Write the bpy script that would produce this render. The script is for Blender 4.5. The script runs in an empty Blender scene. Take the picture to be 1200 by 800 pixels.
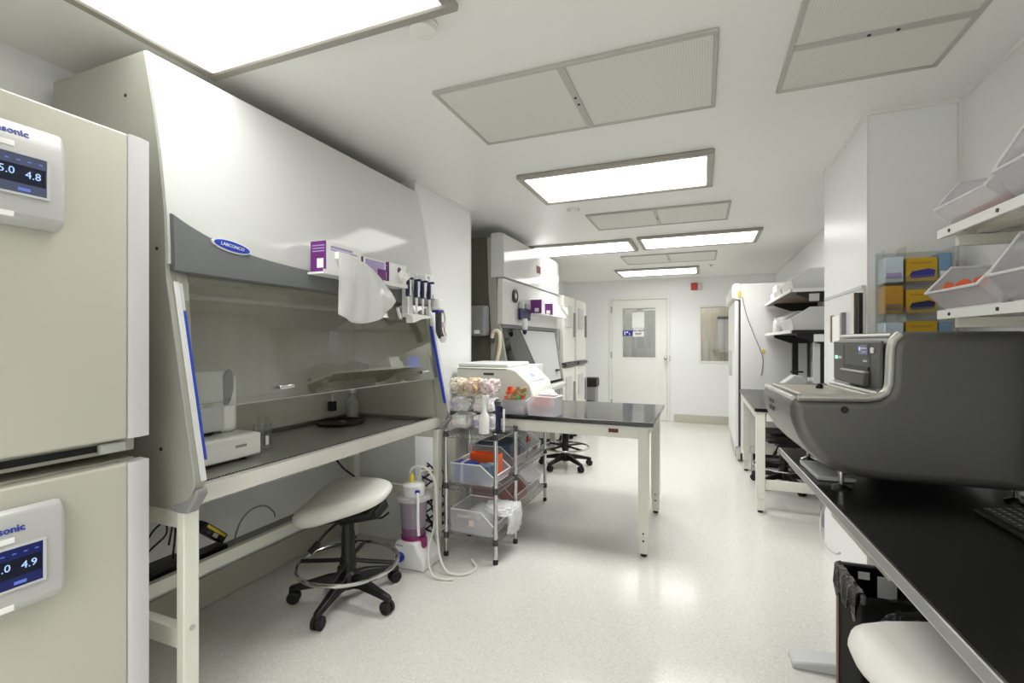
import bpy, bmesh, math, random
from mathutils import Vector, Matrix, noise
PI = math.pi
random.seed(7)
SC = bpy.context.scene
COL = SC.collection

# ------------------------------------------------------------------ camera
cd = bpy.data.cameras.new('camera'); cam = bpy.data.objects.new('camera', cd); COL.objects.link(cam)
cd.sensor_width = 36; cd.lens = 16.8; cd.shift_y = 0.0008; cd.clip_start = .02
cam.location = (0, 0, 1.3); cam.rotation_euler = (PI/2, 0, math.radians(21.713))
SC.camera = cam
try: SC.cycles.transparent_max_bounces = 24; SC.cycles.diffuse_bounces = 8
except AttributeError: pass
# ------------------------------------------------------------------ world, exposure
w = bpy.data.worlds.new('world'); SC.world = w; w.use_nodes = True
w.node_tree.nodes['Background'].inputs[0].default_value = (.8, .82, .85, 1)
w.node_tree.nodes['Background'].inputs[1].default_value = .25
SC.view_settings.view_transform = 'Standard'; SC.view_settings.look = 'None'
SC.view_settings.exposure = 0.9; SC.view_settings.gamma = 1; SC.view_settings.use_curve_mapping = False
LAMP = 2.3            # radiance of the ceiling diffusers
WATT = 12.0           # power of the louvred tubes behind each diffuser
SPREAD = 120
CORR = 13.0            # radiance of the unseen fill panel added in the corridor
CEIL = 2.35

# ------------------------------------------------------------------ materials
def lin(c):
    return tuple(((v/255)/12.92 if v/255 <= .04045 else ((v/255+.055)/1.055)**2.4) for v in c)
MATS = {}
def mat(name, rgb, rough=.5, metal=0., noise=0., nscale=20., bump=0., bscale=60., coat=0., trans=0., alpha=1., emit=None, estr=0., spec=.5, stretch=None, rvar=0.):
    m = bpy.data.materials.new(name); m.use_nodes = True; nt = m.node_tree; b = nt.nodes['Principled BSDF']
    c = lin(rgb) + (1,)
    b.inputs['Base Color'].default_value = c; b.inputs['Roughness'].default_value = rough; b.inputs['Metallic'].default_value = metal
    b.inputs['Specular IOR Level'].default_value = spec
    if coat: b.inputs['Coat Weight'].default_value = coat; b.inputs['Coat Roughness'].default_value = .1
    if trans: b.inputs['Transmission Weight'].default_value = trans
    if alpha < 1: b.inputs['Alpha'].default_value = alpha
    if emit: b.inputs['Emission Color'].default_value = lin(emit)+(1,); b.inputs['Emission Strength'].default_value = estr
    if noise or bump or rvar:
        tc = nt.nodes.new('ShaderNodeTexCoord'); src = tc.outputs['Object']
        if stretch:
            mp = nt.nodes.new('ShaderNodeMapping'); mp.inputs['Scale'].default_value = stretch
            nt.links.new(src, mp.inputs[0]); src = mp.outputs[0]
    if noise or rvar:
        n = nt.nodes.new('ShaderNodeTexNoise'); n.inputs['Scale'].default_value = nscale; n.inputs['Detail'].default_value = 4
        nt.links.new(src, n.inputs[0])
        if noise:
            r = nt.nodes.new('ShaderNodeMapRange'); r.inputs[1].default_value = .3; r.inputs[2].default_value = .7
            r.inputs[3].default_value = 1-noise; r.inputs[4].default_value = 1+noise
            nt.links.new(n.outputs[0], r.inputs[0])
            mx = nt.nodes.new('ShaderNodeMix'); mx.data_type = 'RGBA'; mx.blend_type = 'MULTIPLY'; mx.inputs[0].default_value = 1
            mx.inputs[6].default_value = c; nt.links.new(r.outputs[0], mx.inputs[7]); nt.links.new(mx.outputs[2], b.inputs['Base Color'])
        if rvar:
            r2 = nt.nodes.new('ShaderNodeMapRange'); r2.inputs[3].default_value = max(0, rough-rvar); r2.inputs[4].default_value = rough+rvar
            nt.links.new(n.outputs[0], r2.inputs[0]); nt.links.new(r2.outputs[0], b.inputs['Roughness'])
    if bump:
        n2 = nt.nodes.new('ShaderNodeTexNoise'); n2.inputs['Scale'].default_value = bscale; n2.inputs['Detail'].default_value = 3
        nt.links.new(src, n2.inputs[0])
        bp = nt.nodes.new('ShaderNodeBump'); bp.inputs['Strength'].default_value = bump; bp.inputs['Distance'].default_value = .01
        nt.links.new(n2.outputs[0], bp.inputs['Height']); nt.links.new(bp.outputs[0], b.inputs['Normal'])
    MATS[name] = m
    return m
def glassy(name, tint, gloss=.12, rough=.02, diff=None, dmix=0.):
    """thin pane: see-through layer plus a fresnel reflection, optionally milky"""
    m = bpy.data.materials.new(name); m.use_nodes = True; nt = m.node_tree; nt.nodes.clear()
    o = nt.nodes.new('ShaderNodeOutputMaterial'); t = nt.nodes.new('ShaderNodeBsdfTransparent'); t.inputs[0].default_value = lin(tint)+(1,)
    g = nt.nodes.new('ShaderNodeBsdfGlossy'); g.inputs['Roughness'].default_value = rough; g.inputs[0].default_value = (.9, .9, .9, 1)
    f = nt.nodes.new('ShaderNodeLayerWeight'); f.inputs[0].default_value = .5
    pw = nt.nodes.new('ShaderNodeMath'); pw.operation = 'POWER'; pw.inputs[1].default_value = 5; nt.links.new(f.outputs['Facing'], pw.inputs[0])
    ma = nt.nodes.new('ShaderNodeMath'); ma.operation = 'MULTIPLY_ADD'; ma.inputs[1].default_value = .75; ma.inputs[2].default_value = gloss*.35; nt.links.new(pw.outputs[0], ma.inputs[0])
    mx = nt.nodes.new('ShaderNodeMixShader'); nt.links.new(ma.outputs[0], mx.inputs[0])
    src = t.outputs[0]
    if diff:
        d = nt.nodes.new('ShaderNodeBsdfDiffuse'); d.inputs[0].default_value = lin(diff)+(1,)
        tl = nt.nodes.new('ShaderNodeBsdfTranslucent'); tl.inputs[0].default_value = lin(diff)+(1,)
        a = nt.nodes.new('ShaderNodeMixShader'); a.inputs[0].default_value = .4
        nt.links.new(d.outputs[0], a.inputs[1]); nt.links.new(tl.outputs[0], a.inputs[2])
        k = nt.nodes.new('ShaderNodeMixShader'); k.inputs[0].default_value = dmix
        nt.links.new(t.outputs[0], k.inputs[1]); nt.links.new(a.outputs[0], k.inputs[2]); src = k.outputs[0]
    nt.links.new(src, mx.inputs[1]); nt.links.new(g.outputs[0], mx.inputs[2]); nt.links.new(mx.outputs[0], o.inputs[0])
    MATS[name] = m
    return m
def speckle_floor():
    m = mat('floor_vinyl', (228, 227, 221), .15, spec=.5); nt = m.node_tree; b = nt.nodes['Principled BSDF']
    tc = nt.nodes.new('ShaderNodeTexCoord')
    n1 = nt.nodes.new('ShaderNodeTexVoronoi'); n1.inputs['Scale'].default_value = 180
    n2 = nt.nodes.new('ShaderNodeTexNoise'); n2.inputs['Scale'].default_value = 190; n2.inputs['Detail'].default_value = 2
    n3 = nt.nodes.new('ShaderNodeTexNoise'); n3.inputs['Scale'].default_value = 1.6; n3.inputs['Detail'].default_value = 4
    for n in (n1, n2, n3): nt.links.new(tc.outputs['Object'], n.inputs['Vector'])
    sep = nt.nodes.new('ShaderNodeSeparateColor'); nt.links.new(n1.outputs['Color'], sep.inputs[0])
    cr = nt.nodes.new('ShaderNodeValToRGB'); e = cr.color_ramp
    e.elements[0].position = 0; e.elements[0].color = lin((200, 198, 191))+(1,)
    e.elements[1].position = .10; e.elements[1].color = lin((206, 204, 197))+(1,)
    for p, c in ((.16, (212, 210, 203)), (.8, (214, 212, 205)), (.95, (222, 221, 216))):
        el = e.elements.new(p); el.color = lin(c)+(1,)
    nt.links.new(sep.outputs[0], cr.inputs[0])
    r = nt.nodes.new('ShaderNodeMapRange'); r.inputs[1].default_value = .3; r.inputs[2].default_value = .7; r.inputs[3].default_value = .975; r.inputs[4].default_value = 1.015
    nt.links.new(n2.outputs[0], r.inputs[0])
    mx = nt.nodes.new('ShaderNodeMix'); mx.data_type = 'RGBA'; mx.blend_type = 'MULTIPLY'; mx.inputs[0].default_value = 1
    nt.links.new(cr.outputs[0], mx.inputs[6]); nt.links.new(r.outputs[0], mx.inputs[7]); nt.links.new(mx.outputs[2], b.inputs['Base Color'])
    r2 = nt.nodes.new('ShaderNodeMapRange'); r2.inputs[3].default_value = .1; r2.inputs[4].default_value = .2
    nt.links.new(n3.outputs[0], r2.inputs[0]); nt.links.new(r2.outputs[0], b.inputs['Roughness'])
    return m
def perforated():
    m = mat('perforated_panel', (215, 215, 208), .5); nt = m.node_tree; b = nt.nodes['Principled BSDF']
    tc = nt.nodes.new('ShaderNodeTexCoord'); v = nt.nodes.new('ShaderNodeTexVoronoi'); v.inputs['Scale'].default_value = 110; v.inputs['Randomness'].default_value = 0
    nt.links.new(tc.outputs['Object'], v.inputs['Vector'])
    cr = nt.nodes.new('ShaderNodeValToRGB'); cr.color_ramp.elements[0].position = .28; cr.color_ramp.elements[0].color = lin((203, 203, 197))+(1,)
    cr.color_ramp.elements[1].position = .36; cr.color_ramp.elements[1].color = lin((222, 222, 215))+(1,)
    nt.links.new(v.outputs['Distance'], cr.inputs[0]); nt.links.new(cr.outputs[0], b.inputs['Base Color'])
    return m
def wood(name, a, bcol, sc=(1, 1, .08)):
    m = mat(name, a, .5); nt = m.node_tree; b = nt.nodes['Principled BSDF']
    tc = nt.nodes.new('ShaderNodeTexCoord'); mp = nt.nodes.new('ShaderNodeMapping'); mp.inputs['Scale'].default_value = sc
    n = nt.nodes.new('ShaderNodeTexNoise'); n.inputs['Scale'].default_value = 14; n.inputs['Detail'].default_value = 6
    nt.links.new(tc.outputs['Object'], mp.inputs[0]); nt.links.new(mp.outputs[0], n.inputs['Vector'])
    cr = nt.nodes.new('ShaderNodeValToRGB'); cr.color_ramp.elements[0].position = .3; cr.color_ramp.elements[0].color = lin(a)+(1,)
    cr.color_ramp.elements[1].position = .7; cr.color_ramp.elements[1].color = lin(bcol)+(1,)
    nt.links.new(n.outputs[0], cr.inputs[0]); nt.links.new(cr.outputs[0], b.inputs['Base Color'])
    return m
FLOOR = speckle_floor(); PERF = perforated()
WALL = mat('wall_paint', (237, 238, 238), .32, bump=.02, bscale=90)
CEILM = mat('ceiling_paint', (238, 238, 235), .4, bump=.015, bscale=70)
TRIM = mat('trim_paint', (232, 231, 226), .35)
COVE = mat('cove_base', (196, 192, 178), .4)
FRAME = mat('lamp_frame_metal', (168, 164, 155), .4, .3)
DIFF = mat('lamp_diffuser', (255, 255, 255), .5, emit=(255, 254, 250), estr=LAMP)
DIFFC = mat('corridor_fill_diffuser', (255, 255, 255), .5, emit=(255, 254, 250), estr=CORR)
GREYFR = mat('vent_frame', (186, 185, 180), .45, .2)
BEIGE = mat('incubator_enamel', (190, 188, 174), .38, noise=.015, nscale=3)
SILV = mat('door_edge_plastic', (203, 203, 203), .3)
PANEL = mat('control_panel_plastic', (190, 190, 188), .3, .15)
SCREEN = mat('screen_dark', (40, 43, 56), .12, emit=(70, 76, 98), estr=.5)
SCREENB = mat('screen_blue', (20, 24, 56), .15, emit=(36, 44, 100), estr=.3)
SCRBAND = mat('screen_black_band', (16, 18, 28), .15, emit=(22, 26, 40), estr=.4)
SCRTXT = mat('screen_digits', (150, 175, 215), .4, emit=(130, 160, 210), estr=.55)
SCRBTN = mat('screen_button', (80, 100, 170), .4, emit=(70, 92, 170), estr=.4)
LOGOB = mat('logo_blue', (35, 50, 150), .4)
BLUE = mat('bright_blue_plastic', (38, 66, 178), .35)
NAVY = mat('navy_plastic', (30, 32, 78), .35)
WHITE = mat('white_plastic', (236, 236, 233), .35)
PAPER = mat('paper_white', (240, 240, 238), .8)
CABW = mat('cabinet_white', (212, 213, 211), .1, spec=.5)
CABS = mat('cabinet_side', (160, 160, 150), .42, noise=.04, nscale=9, stretch=(1, 1, .1))  # pale tubes put the bright edge highlights into the colour
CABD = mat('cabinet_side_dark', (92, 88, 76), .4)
VISOR = mat('visor_grey', (112, 114, 115), .4)
STEEL = mat('stainless', (226, 223, 214), .25, .5)
STEELW = mat('stainless_work_surface', (158, 156, 151), .28, .6)
STEELD = mat('stainless_back', (184, 182, 173), .4, .25, noise=.08, nscale=5, stretch=(1, 2.2, .15), rvar=.05)
CHROME = mat('chrome', (205, 205, 205), .12, 1.)
WIREM = mat('zinc_wire', (170, 170, 166), .28, 1.)
CREAM = mat('cream_enamel', (226, 226, 214), .4)
BLACKTOP = mat('epoxy_black', (20, 20, 21), .22, noise=.08, nscale=40, spec=.35)
GLOSSTOP = mat('table_epoxy_glossy', (34, 34, 36), .1, spec=.7)
BLACK = mat('black_plastic', (15, 15, 16), .42)
BLACKR = mat('black_rubber', (16, 16, 16), .7)
DGREY = mat('dark_grey_plastic', (66, 67, 70), .45, noise=.25, nscale=60)
MGREY = mat('mid_grey_plastic', (140, 140, 140), .45)
LGREY = mat('light_grey_plastic', (196, 197, 196), .42)
BEIGE2 = mat('far_incubator_enamel', (224, 224, 214), .38)
SEATM = mat('seat_vinyl', (230, 228, 221), .42, bump=.05, bscale=300)
SORT = mat('sorter_metallic_paint', (104, 103, 100), .34, .4, rvar=.03, nscale=300)
SORTF = mat('sorter_front_grey', (84, 84, 82), .45, .1)
SORTB = mat('sorter_edge_highlight', (196, 194, 188), .22, .45)
SORTL = mat('sorter_trim_silver', (190, 188, 182), .28, .6)
PURPLE = mat('purple_card', (110, 34, 122), .5)
LILAC = mat('lilac_print', (176, 160, 205), .6)
YELLOW = mat('yellow_card', (206, 166, 28), .5)
AMBER = mat('amber_card', (190, 140, 40), .5)
INDIGO = mat('indigo_print', (58, 52, 150), .5)
PALEB = mat('pale_blue_card', (206, 219, 234), .5)
MIDB = mat('mid_blue_card', (128, 162, 196), .5)
ORANGE = mat('orange_caps', (226, 92, 30), .4)
RED = mat('red_plastic', (196, 50, 40), .4)
DKRED = mat('dark_red_label', (96, 26, 30), .5)
GREEN = mat('green_caps', (60, 160, 75), .4)
OLIVE = mat('olive_brown', (150, 120, 60), .5)
PINK = mat('pinkish_latex', (232, 212, 206), .55)
TAN = mat('tan_latex', (226, 198, 158), .55)
IVORY = mat('ivory_latex', (236, 226, 202), .5)
TEAL = mat('teal_plastic', (120, 190, 185), .4)
SLATE = mat('slate_blue_plastic', (86, 102, 124), .5)
MAGENTA = mat('magenta_plastic', (140, 34, 100), .35)
YELP = mat('yellow_tag', (226, 206, 60), .5)
BROWN = mat('brown_edge', (136, 112, 92), .55)
BROWNU = mat('brown_shelf_board', (122, 104, 90), .55)
BINGREY = mat('lavender_grey_plastic', (138, 138, 146), .45)
BAGB = mat('black_bin_liner', (26, 26, 27), .22, bump=.5, bscale=26)
BAGS = mat('shiny_liner_fold', (52, 51, 49), .2, .2, bump=.8, bscale=60)
ALRED = mat('alarm_red', (190, 50, 48), .4)
PIPEW = mat('pipette_white', (232, 234, 236), .3)
GLASS = glassy('clear_glass', (247, 248, 247), .2)
SASH = glassy('sash_glass', (240, 241, 236), .3)
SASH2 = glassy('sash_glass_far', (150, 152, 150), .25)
CLEAR = glassy('clear_bin_plastic', (240, 240, 242), .12, .15, (252, 252, 254), .3)
CLEARP = glassy('pink_clear_plastic', (240, 222, 222), .12, .15, (228, 186, 184), .55)
MILKY = glassy('milky_plastic', (240, 240, 240), .1, .2, (240, 240, 240), .75)
FILM = glassy('bag_film', (242, 242, 242), .15, .12, (252, 252, 252), .85)
RIMM = mat('bin_rim_plastic', (232, 232, 234), .3)
BOTTLEP = glassy('bottle_plastic', (226, 214, 226), .15, .1, (206, 196, 212), .62)
BOTTLEP2 = glassy('bottle_plastic_pink', (214, 178, 206), .15, .1, (176, 128, 168), .7)
WOODP = wood('corridor_wood', (150, 140, 122), (196, 188, 170))
HOSE = mat('white_hose', (222, 221, 214), .35)

# ------------------------------------------------------------------ mesh helpers
class M:
    def __init__(s): s.v = []; s.f = []
    def add(s, vs, fs):
        b = len(s.v); s.v += [Vector(p) for p in vs]; s.f += [[b+i for i in f] for f in fs]; return s
    def box(s, x0, x1, y0, y1, z0, z1):
        return s.add([(x, y, z) for z in (z0, z1) for y in (y0, y1) for x in (x0, x1)],
                     [(0, 2, 3, 1), (4, 5, 7, 6), (0, 1, 5, 4), (2, 6, 7, 3), (0, 4, 6, 2), (1, 3, 7, 5)])
    def prism(s, poly, axis, a, b):
        """poly: 2-D points; axis 'y' -> (x,z), 'x' -> (y,z), 'z' -> (x,y)"""
        n = len(poly)
        def P(p, t): return {'y': (p[0], t, p[1]), 'x': (t, p[0], p[1]), 'z': (p[0], p[1], t)}[axis]
        vs = [P(p, a) for p in poly]+[P(p, b) for p in poly]
        fs = [tuple(range(n)), tuple(range(2*n-1, n-1, -1))]+[(i, n+i, n+(i+1) % n, (i+1) % n) for i in range(n)]
        return s.add(vs, fs)
    def cyl(s, p0, p1, r, r1=None, n=14, cap=True):
        p0, p1 = Vector(p0), Vector(p1); r1 = r if r1 is None else r1
        d = (p1-p0).normalized(); u = d.orthogonal().normalized(); q = d.cross(u)
        vs = [p0+(u*math.cos(2*PI*i/n)+q*math.sin(2*PI*i/n))*r for i in range(n)]+[p1+(u*math.cos(2*PI*i/n)+q*math.sin(2*PI*i/n))*r1 for i in range(n)]
        fs = [(i, (i+1) % n, n+(i+1) % n, n+i) for i in range(n)]
        if cap: fs += [tuple(range(n-1, -1, -1)), tuple(range(n, 2*n))]
        return s.add(vs, fs)
    def tube(s, pts, r, n=8, closed=False):
        pts = [Vector(p) for p in pts]; k = len(pts); u = None; vs = []
        for i, p in enumerate(pts):
            a = pts[(i-1) % k] if (closed or i > 0) else p; b = pts[(i+1) % k] if (closed or i < k-1) else p
            t = (b-a).normalized()
            u = t.orthogonal().normalized() if u is None else (u-t*u.dot(t)).normalized()
            q = t.cross(u)
            vs += [p+(u*math.cos(2*PI*j/n)+q*math.sin(2*PI*j/n))*r for j in range(n)]
        fs = [(i*n+j, i*n+(j+1) % n, ((i+1) % k)*n+(j+1) % n, ((i+1) % k)*n+j) for i in range(k if closed else k-1) for j in range(n)]
        if not closed: fs += [tuple(range(n-1, -1, -1)), tuple((k-1)*n+j for j in range(n))]
        return s.add(vs, fs)
    def hose(s, pts, r, n=8, k=5):
        P_ = [Vector(p) for p in pts]; out = []
        for i in range(len(P_)-1):
            a, b, c, d = P_[max(i-1, 0)], P_[i], P_[i+1], P_[min(i+2, len(P_)-1)]
            for j in range(k):
                t = j/k; out.append(.5*((2*b)+(c-a)*t+(2*a-5*b+4*c-d)*t*t+(3*b-a-3*c+d)*t**3))
        return s.tube(out+[P_[-1]], r, n)
    def lathe(s, prof, c, n=24, axis='z', sx=1, sy=1):
        vs = []
        for r, z in prof:
            for j in range(n):
                a = 2*PI*j/n; p = (r*sx*math.cos(a), r*sy*math.sin(a), z)
                if axis == 'x': p = (p[2], p[0], p[1])
                if axis == 'y': p = (p[0], p[2], p[1])
                vs.append((c[0]+p[0], c[1]+p[1], c[2]+p[2]))
        k = len(prof)
        fs = [(i*n+j, i*n+(j+1) % n, (i+1)*n+(j+1) % n, (i+1)*n+j) for i in range(k-1) for j in range(n)]
        fs += [tuple(range(n-1, -1, -1)), tuple((k-1)*n+j for j in range(n))]
        return s.add(vs, fs)
    def blob(s, c, r, sub=2, amp=.2, sq=(1, 1, 1), seed=0, flat=None):
        bm = bmesh.new(); bmesh.ops.create_icosphere(bm, subdivisions=sub, radius=1); rd = random.Random(seed)
        ph = [rd.uniform(0, 6.28) for _ in range(9)]
        vs = []
        for v in bm.verts:
            p = v.co; f = 1+amp*(math.sin(3.1*p.x+ph[0])*math.sin(3.7*p.y+ph[1])+.6*math.sin(7*p.z+ph[2]+2*p.x)+.5*math.sin(9*p.y+ph[3]+5*p.x)+rd.uniform(-.35, .35))
            q = Vector((p.x*r*sq[0], p.y*r*sq[1], p.z*r*sq[2]))*f
            if flat is not None: q.z = max(q.z, -flat)
            vs.append(Vector(c)+q)
        bm.verts.index_update()
        fs = [[v.index for v in f.verts] for f in bm.faces]; bm.free()
        return s.add(vs, fs)
    def crumple(s, c, r, sq=(1, 1, 1), seed=0, amp=.3, sub=4, boxy=.75):
        bm = bmesh.new(); bmesh.ops.create_icosphere(bm, subdivisions=sub, radius=1); o_ = Vector((seed*3.7, seed*1.3, seed*2.1))
        vs = []
        for v in bm.verts:
            p = v.co; q = Vector([math.copysign(abs(a)**boxy, a) for a in p])
            n_ = noise.noise(p*1.6+o_)*.8+(abs(noise.noise(p*3.5+o_))-.25)*.9+(abs(noise.noise(p*8+o_*2))-.2)*.5
            q *= 1+amp*n_
            vs.append(Vector(c)+Vector((max(-1.08, min(1.08, q.x))*r*sq[0], max(-1.08, min(1.08, q.y))*r*sq[1], max(-1, min(1.08, q.z))*r*sq[2])))
        bm.verts.index_update(); fs = [[v.index for v in f.verts] for f in bm.faces]; bm.free()
        return s.add(vs, fs)
    def xf(s, mt): s.v = [mt @ p for p in s.v]; return s
def root_of(o):
    while o.parent: o = o.parent
    return o
XF = None
def part(name, m, material, parent=None, bevel=0., seg=2, local=False, kind=None, label=None, angle=35, flat=False):
    me = bpy.data.meshes.new(name)
    vs = m.v if XF is None else [XF @ p for p in m.v]
    if parent is not None and not local:
        r = root_of(parent); inv = (Matrix.Translation(r.location) @ r.rotation_euler.to_matrix().to_4x4()).inverted()
        vs = [inv @ p for p in vs]
    me.from_pydata([tuple(p) for p in vs], [], m.f); me.validate(); me.update()
    bm = bmesh.new(); bm.from_mesh(me); bmesh.ops.recalc_face_normals(bm, faces=bm.faces); bm.to_mesh(me); bm.free()
    if not flat:
        for p in me.polygons: p.use_smooth = True
        me.set_sharp_from_angle(angle=math.radians(angle))
    me.materials.append(material)
    o = bpy.data.objects.new(name, me); COL.objects.link(o)
    if parent is not None: o.parent = parent
    if bevel:
        b = o.modifiers.new('bevel', 'BEVEL'); b.width = bevel; b.segments = seg; b.limit_method = 'ANGLE'; b.angle_limit = math.radians(40)
        b.harden_normals = False
    if kind: o['kind'] = kind
    if label: o['label'] = label
    return o
def thing(name, label, cat, loc=(0, 0, 0), rz=0., group=None):
    o = bpy.data.objects.new(name, None); o.empty_display_size = .05; COL.objects.link(o)
    o.location = loc if XF is None else XF @ Vector(loc); o.rotation_euler = (0, 0, rz); o['label'] = label; o['category'] = cat
    if group: o['group'] = group
    return o
def tag(o, label, cat, group=None):
    o['label'] = label; o['category'] = cat
    if group: o['group'] = group
    return o
def struct(name, m, material, parent=None, bevel=0.):
    o = part(name, m, material, parent, bevel)
    if parent is None: o['kind'] = 'structure'
    return o
def dup(root, loc, rz=None, label=None, group=None):
    r = root.copy(); COL.objects.link(r); r.location = loc
    if rz is not None: r.rotation_euler = (0, 0, rz)
    if label: r['label'] = label
    if group: r['group'] = group
    def kids(a, b):
        for ch in list(a.children):
            c = ch.copy(); COL.objects.link(c); c.parent = b; kids(ch, c)
    kids(root, r)
    return r
def B(*a): return M().box(*a)
def text(name, s, size, material, parent, origin, right, up, depth=.0008, align='CENTER', bold=0.):
    """flat lettering: origin is the centre of the line, right / up are world directions"""
    cu = bpy.data.curves.new(name, 'FONT'); cu.body = s; cu.size = size; cu.align_x = align; cu.align_y = 'CENTER'; cu.extrude = depth; cu.resolution_u = 2; cu.offset = bold
    o = bpy.data.objects.new(name, cu); COL.objects.link(o)
    dg = bpy.context.evaluated_depsgraph_get(); dg.update()
    me = bpy.data.meshes.new_from_object(o.evaluated_get(dg))
    COL.objects.unlink(o); bpy.data.objects.remove(o)
    R, U = Vector(right).normalized(), Vector(up).normalized(); N = R.cross(U)
    mt = Matrix(((R.x, U.x, N.x, origin[0]), (R.y, U.y, N.y, origin[1]), (R.z, U.z, N.z, origin[2]), (0, 0, 0, 1)))
    m = M(); m.add([mt @ v.co for v in me.vertices], [list(p.vertices) for p in me.polygons])
    bpy.data.meshes.remove(me)
    return part(name, m, material, parent, flat=True,)

# ================================================================== THE ROOM
XL, XR, YF, YN = -2.28, 1.04, 8.25, -1.7
struct('floor', B(XL-.1, XR+.1, YN-.1, 10.2, -.1, 0), FLOOR)
struct('ceiling', B(XL-.1, XR+.1, YN-.1, 10.2, CEIL, CEIL+.1), CEILM)
struct('wall_left', B(XL-.1, XL, YN, YF, 0, CEIL), WALL)
struct('wall_right', B(XR, XR+.1, YN, YF, 0, CEIL), WALL)
struct('wall_near', B(XL, XR, YN-.1, YN, 0, CEIL), WALL)
struct('wall_pier_left', B(XL, -1.725, 2.64, 3.43, 0, CEIL), WALL)
struct('wall_pier_right', B(.705, XR, 2.634, 3.477, 0, CEIL), WALL)
# far wall with openings for door and window
DX0, DX1, DZ = -1.49, -.49, 2.07
WX0, WX1, WZ0, WZ1 = -.02, .62, 1.0, 1.86
fw = M().box(XL, DX0, YF, YF+.12, 0, CEIL).box(DX0, DX1, YF, YF+.12, DZ, CEIL).box(DX1, WX0, YF, YF+.12, 0, CEIL)
fw.box(WX0, WX1, YF, YF+.12, 0, WZ0).box(WX0, WX1, YF, YF+.12, WZ1, CEIL).box(WX1, XR, YF, YF+.12, 0, CEIL)
struct('wall_far', fw, WALL)
struct('baseboard_far', B(DX1+.06, XR, YF-.012, YF, 0, .13), COVE, bevel=.004)
struct('baseboard_right', B(XR-.012, XR, 3.48, YF-.02, 0, .13), COVE)
struct('baseboard_left', B(XL, XL+.014, YN, 2.63, 0, .15), COVE, bevel=.004)
struct('trim_1', B(XR-.012, XR, YN, 2.63, CEIL-.014, CEIL), TRIM)
struct('trim_2', B(.705, XR-.012, 2.622, 2.634, CEIL-.014, CEIL), TRIM)
struct('trim_3', B(.693, .705, 2.63, 3.477, CEIL-.014, CEIL), TRIM)
struct('trim_4', B(XR-.016, XR, 2.618, 2.634, 0, CEIL-.014), TRIM)
struct('trim_5', B(-1.725, -1.715, 2.64, 3.43, CEIL-.014, CEIL), TRIM)
struct('trim_6', B(XR-.012, XR, 3.477, YF, CEIL-.014, CEIL), TRIM)
struct('trim_7', B(.7, .709, 2.6305, 2.638, 0, CEIL-.014), TRIM)
struct('trim_8', B(-1.728, -1.719, 3.424, 3.433, 0, CEIL-.014), TRIM)
# corridor beyond the far wall
struct('wall_corridor', B(-2.4, 1.2, 10.0, 10.1, 0, CEIL), mat('corridor_paint', (172, 174, 170), .5))
struct('wall_corridor_left', B(-2.4, -2.3, YF+.12, 10, 0, CEIL), WALL)
struct('wall_corridor_right', B(1.14, 1.24, YF+.12, 10, 0, CEIL), WALL)
# door
dr = part('door_1', M().box(DX0, DX0+.05, YF-.015, YF+.12, 0, DZ).box(DX1-.05, DX1, YF-.015, YF+.12, 0, DZ).box(DX0+.05, DX1-.05, YF-.015, YF+.12, DZ-.05, DZ), TRIM, bevel=.003)
dr['kind'] = 'structure'
PX0, PX1, PZ0, PZ1 = -1.265, -.725, 1.045, 1.875
lf = M().box(DX0+.053, PX0, YF+.01, YF+.055, .008, DZ-.053).box(PX1, DX1-.053, YF+.01, YF+.055, .008, DZ-.053).box(PX0, PX1, YF+.01, YF+.055, .008, PZ0).box(PX0, PX1, YF+.01, YF+.055, PZ1, DZ-.053)
leaf = part('door_leaf', lf, WHITE, dr)
bead = M().box(PX0-.02, PX1+.02, YF+.004, YF+.01, PZ1, PZ1+.02).box(PX0-.02, PX1+.02, YF+.004, YF+.01, PZ0-.02, PZ0).box(PX0-.02, PX0, YF+.004, YF+.01, PZ0, PZ1).box(PX1, PX1+.02, YF+.004, YF+.01, PZ0, PZ1)
part('glazing_bead', bead, TRIM, leaf)
part('glass_pane', B(PX0, PX1, YF+.03, YF+.034, PZ0, PZ1), GLASS, leaf)
for z in (.22, 1.03, 1.80):
    part('hinge', B(DX0+.028, DX0+.056, YF-.022, YF+.009, z, z+.11), GREYFR, dr)
hd = part('door_handle', M().lathe([(.034, -.012), (.034, .008)], (-.555, YF-.0, 1.035), 18, 'y').cyl((-.555, YF-.01, 1.035), (-.555, YF-.055, 1.035), .011), CHROME, leaf)
part('lever', M().tube([(-.555, YF-.052, 1.035), (-.60, YF-.055, 1.035), (-.66, YF-.05, 1.032)], .01), CHROME, hd) if False else part('knob', M().lathe([(.012, -.09), (.028, -.085), (.032, -.065), (.02, -.05), (.012, -.045)], (-.555, YF, 1.035), 16, 'y'), CHROME, leaf)
part('latch_plate', B(-.505, -.49, YF-.018, YF-.004, .99, 1.08), CHROME, dr)
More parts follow.
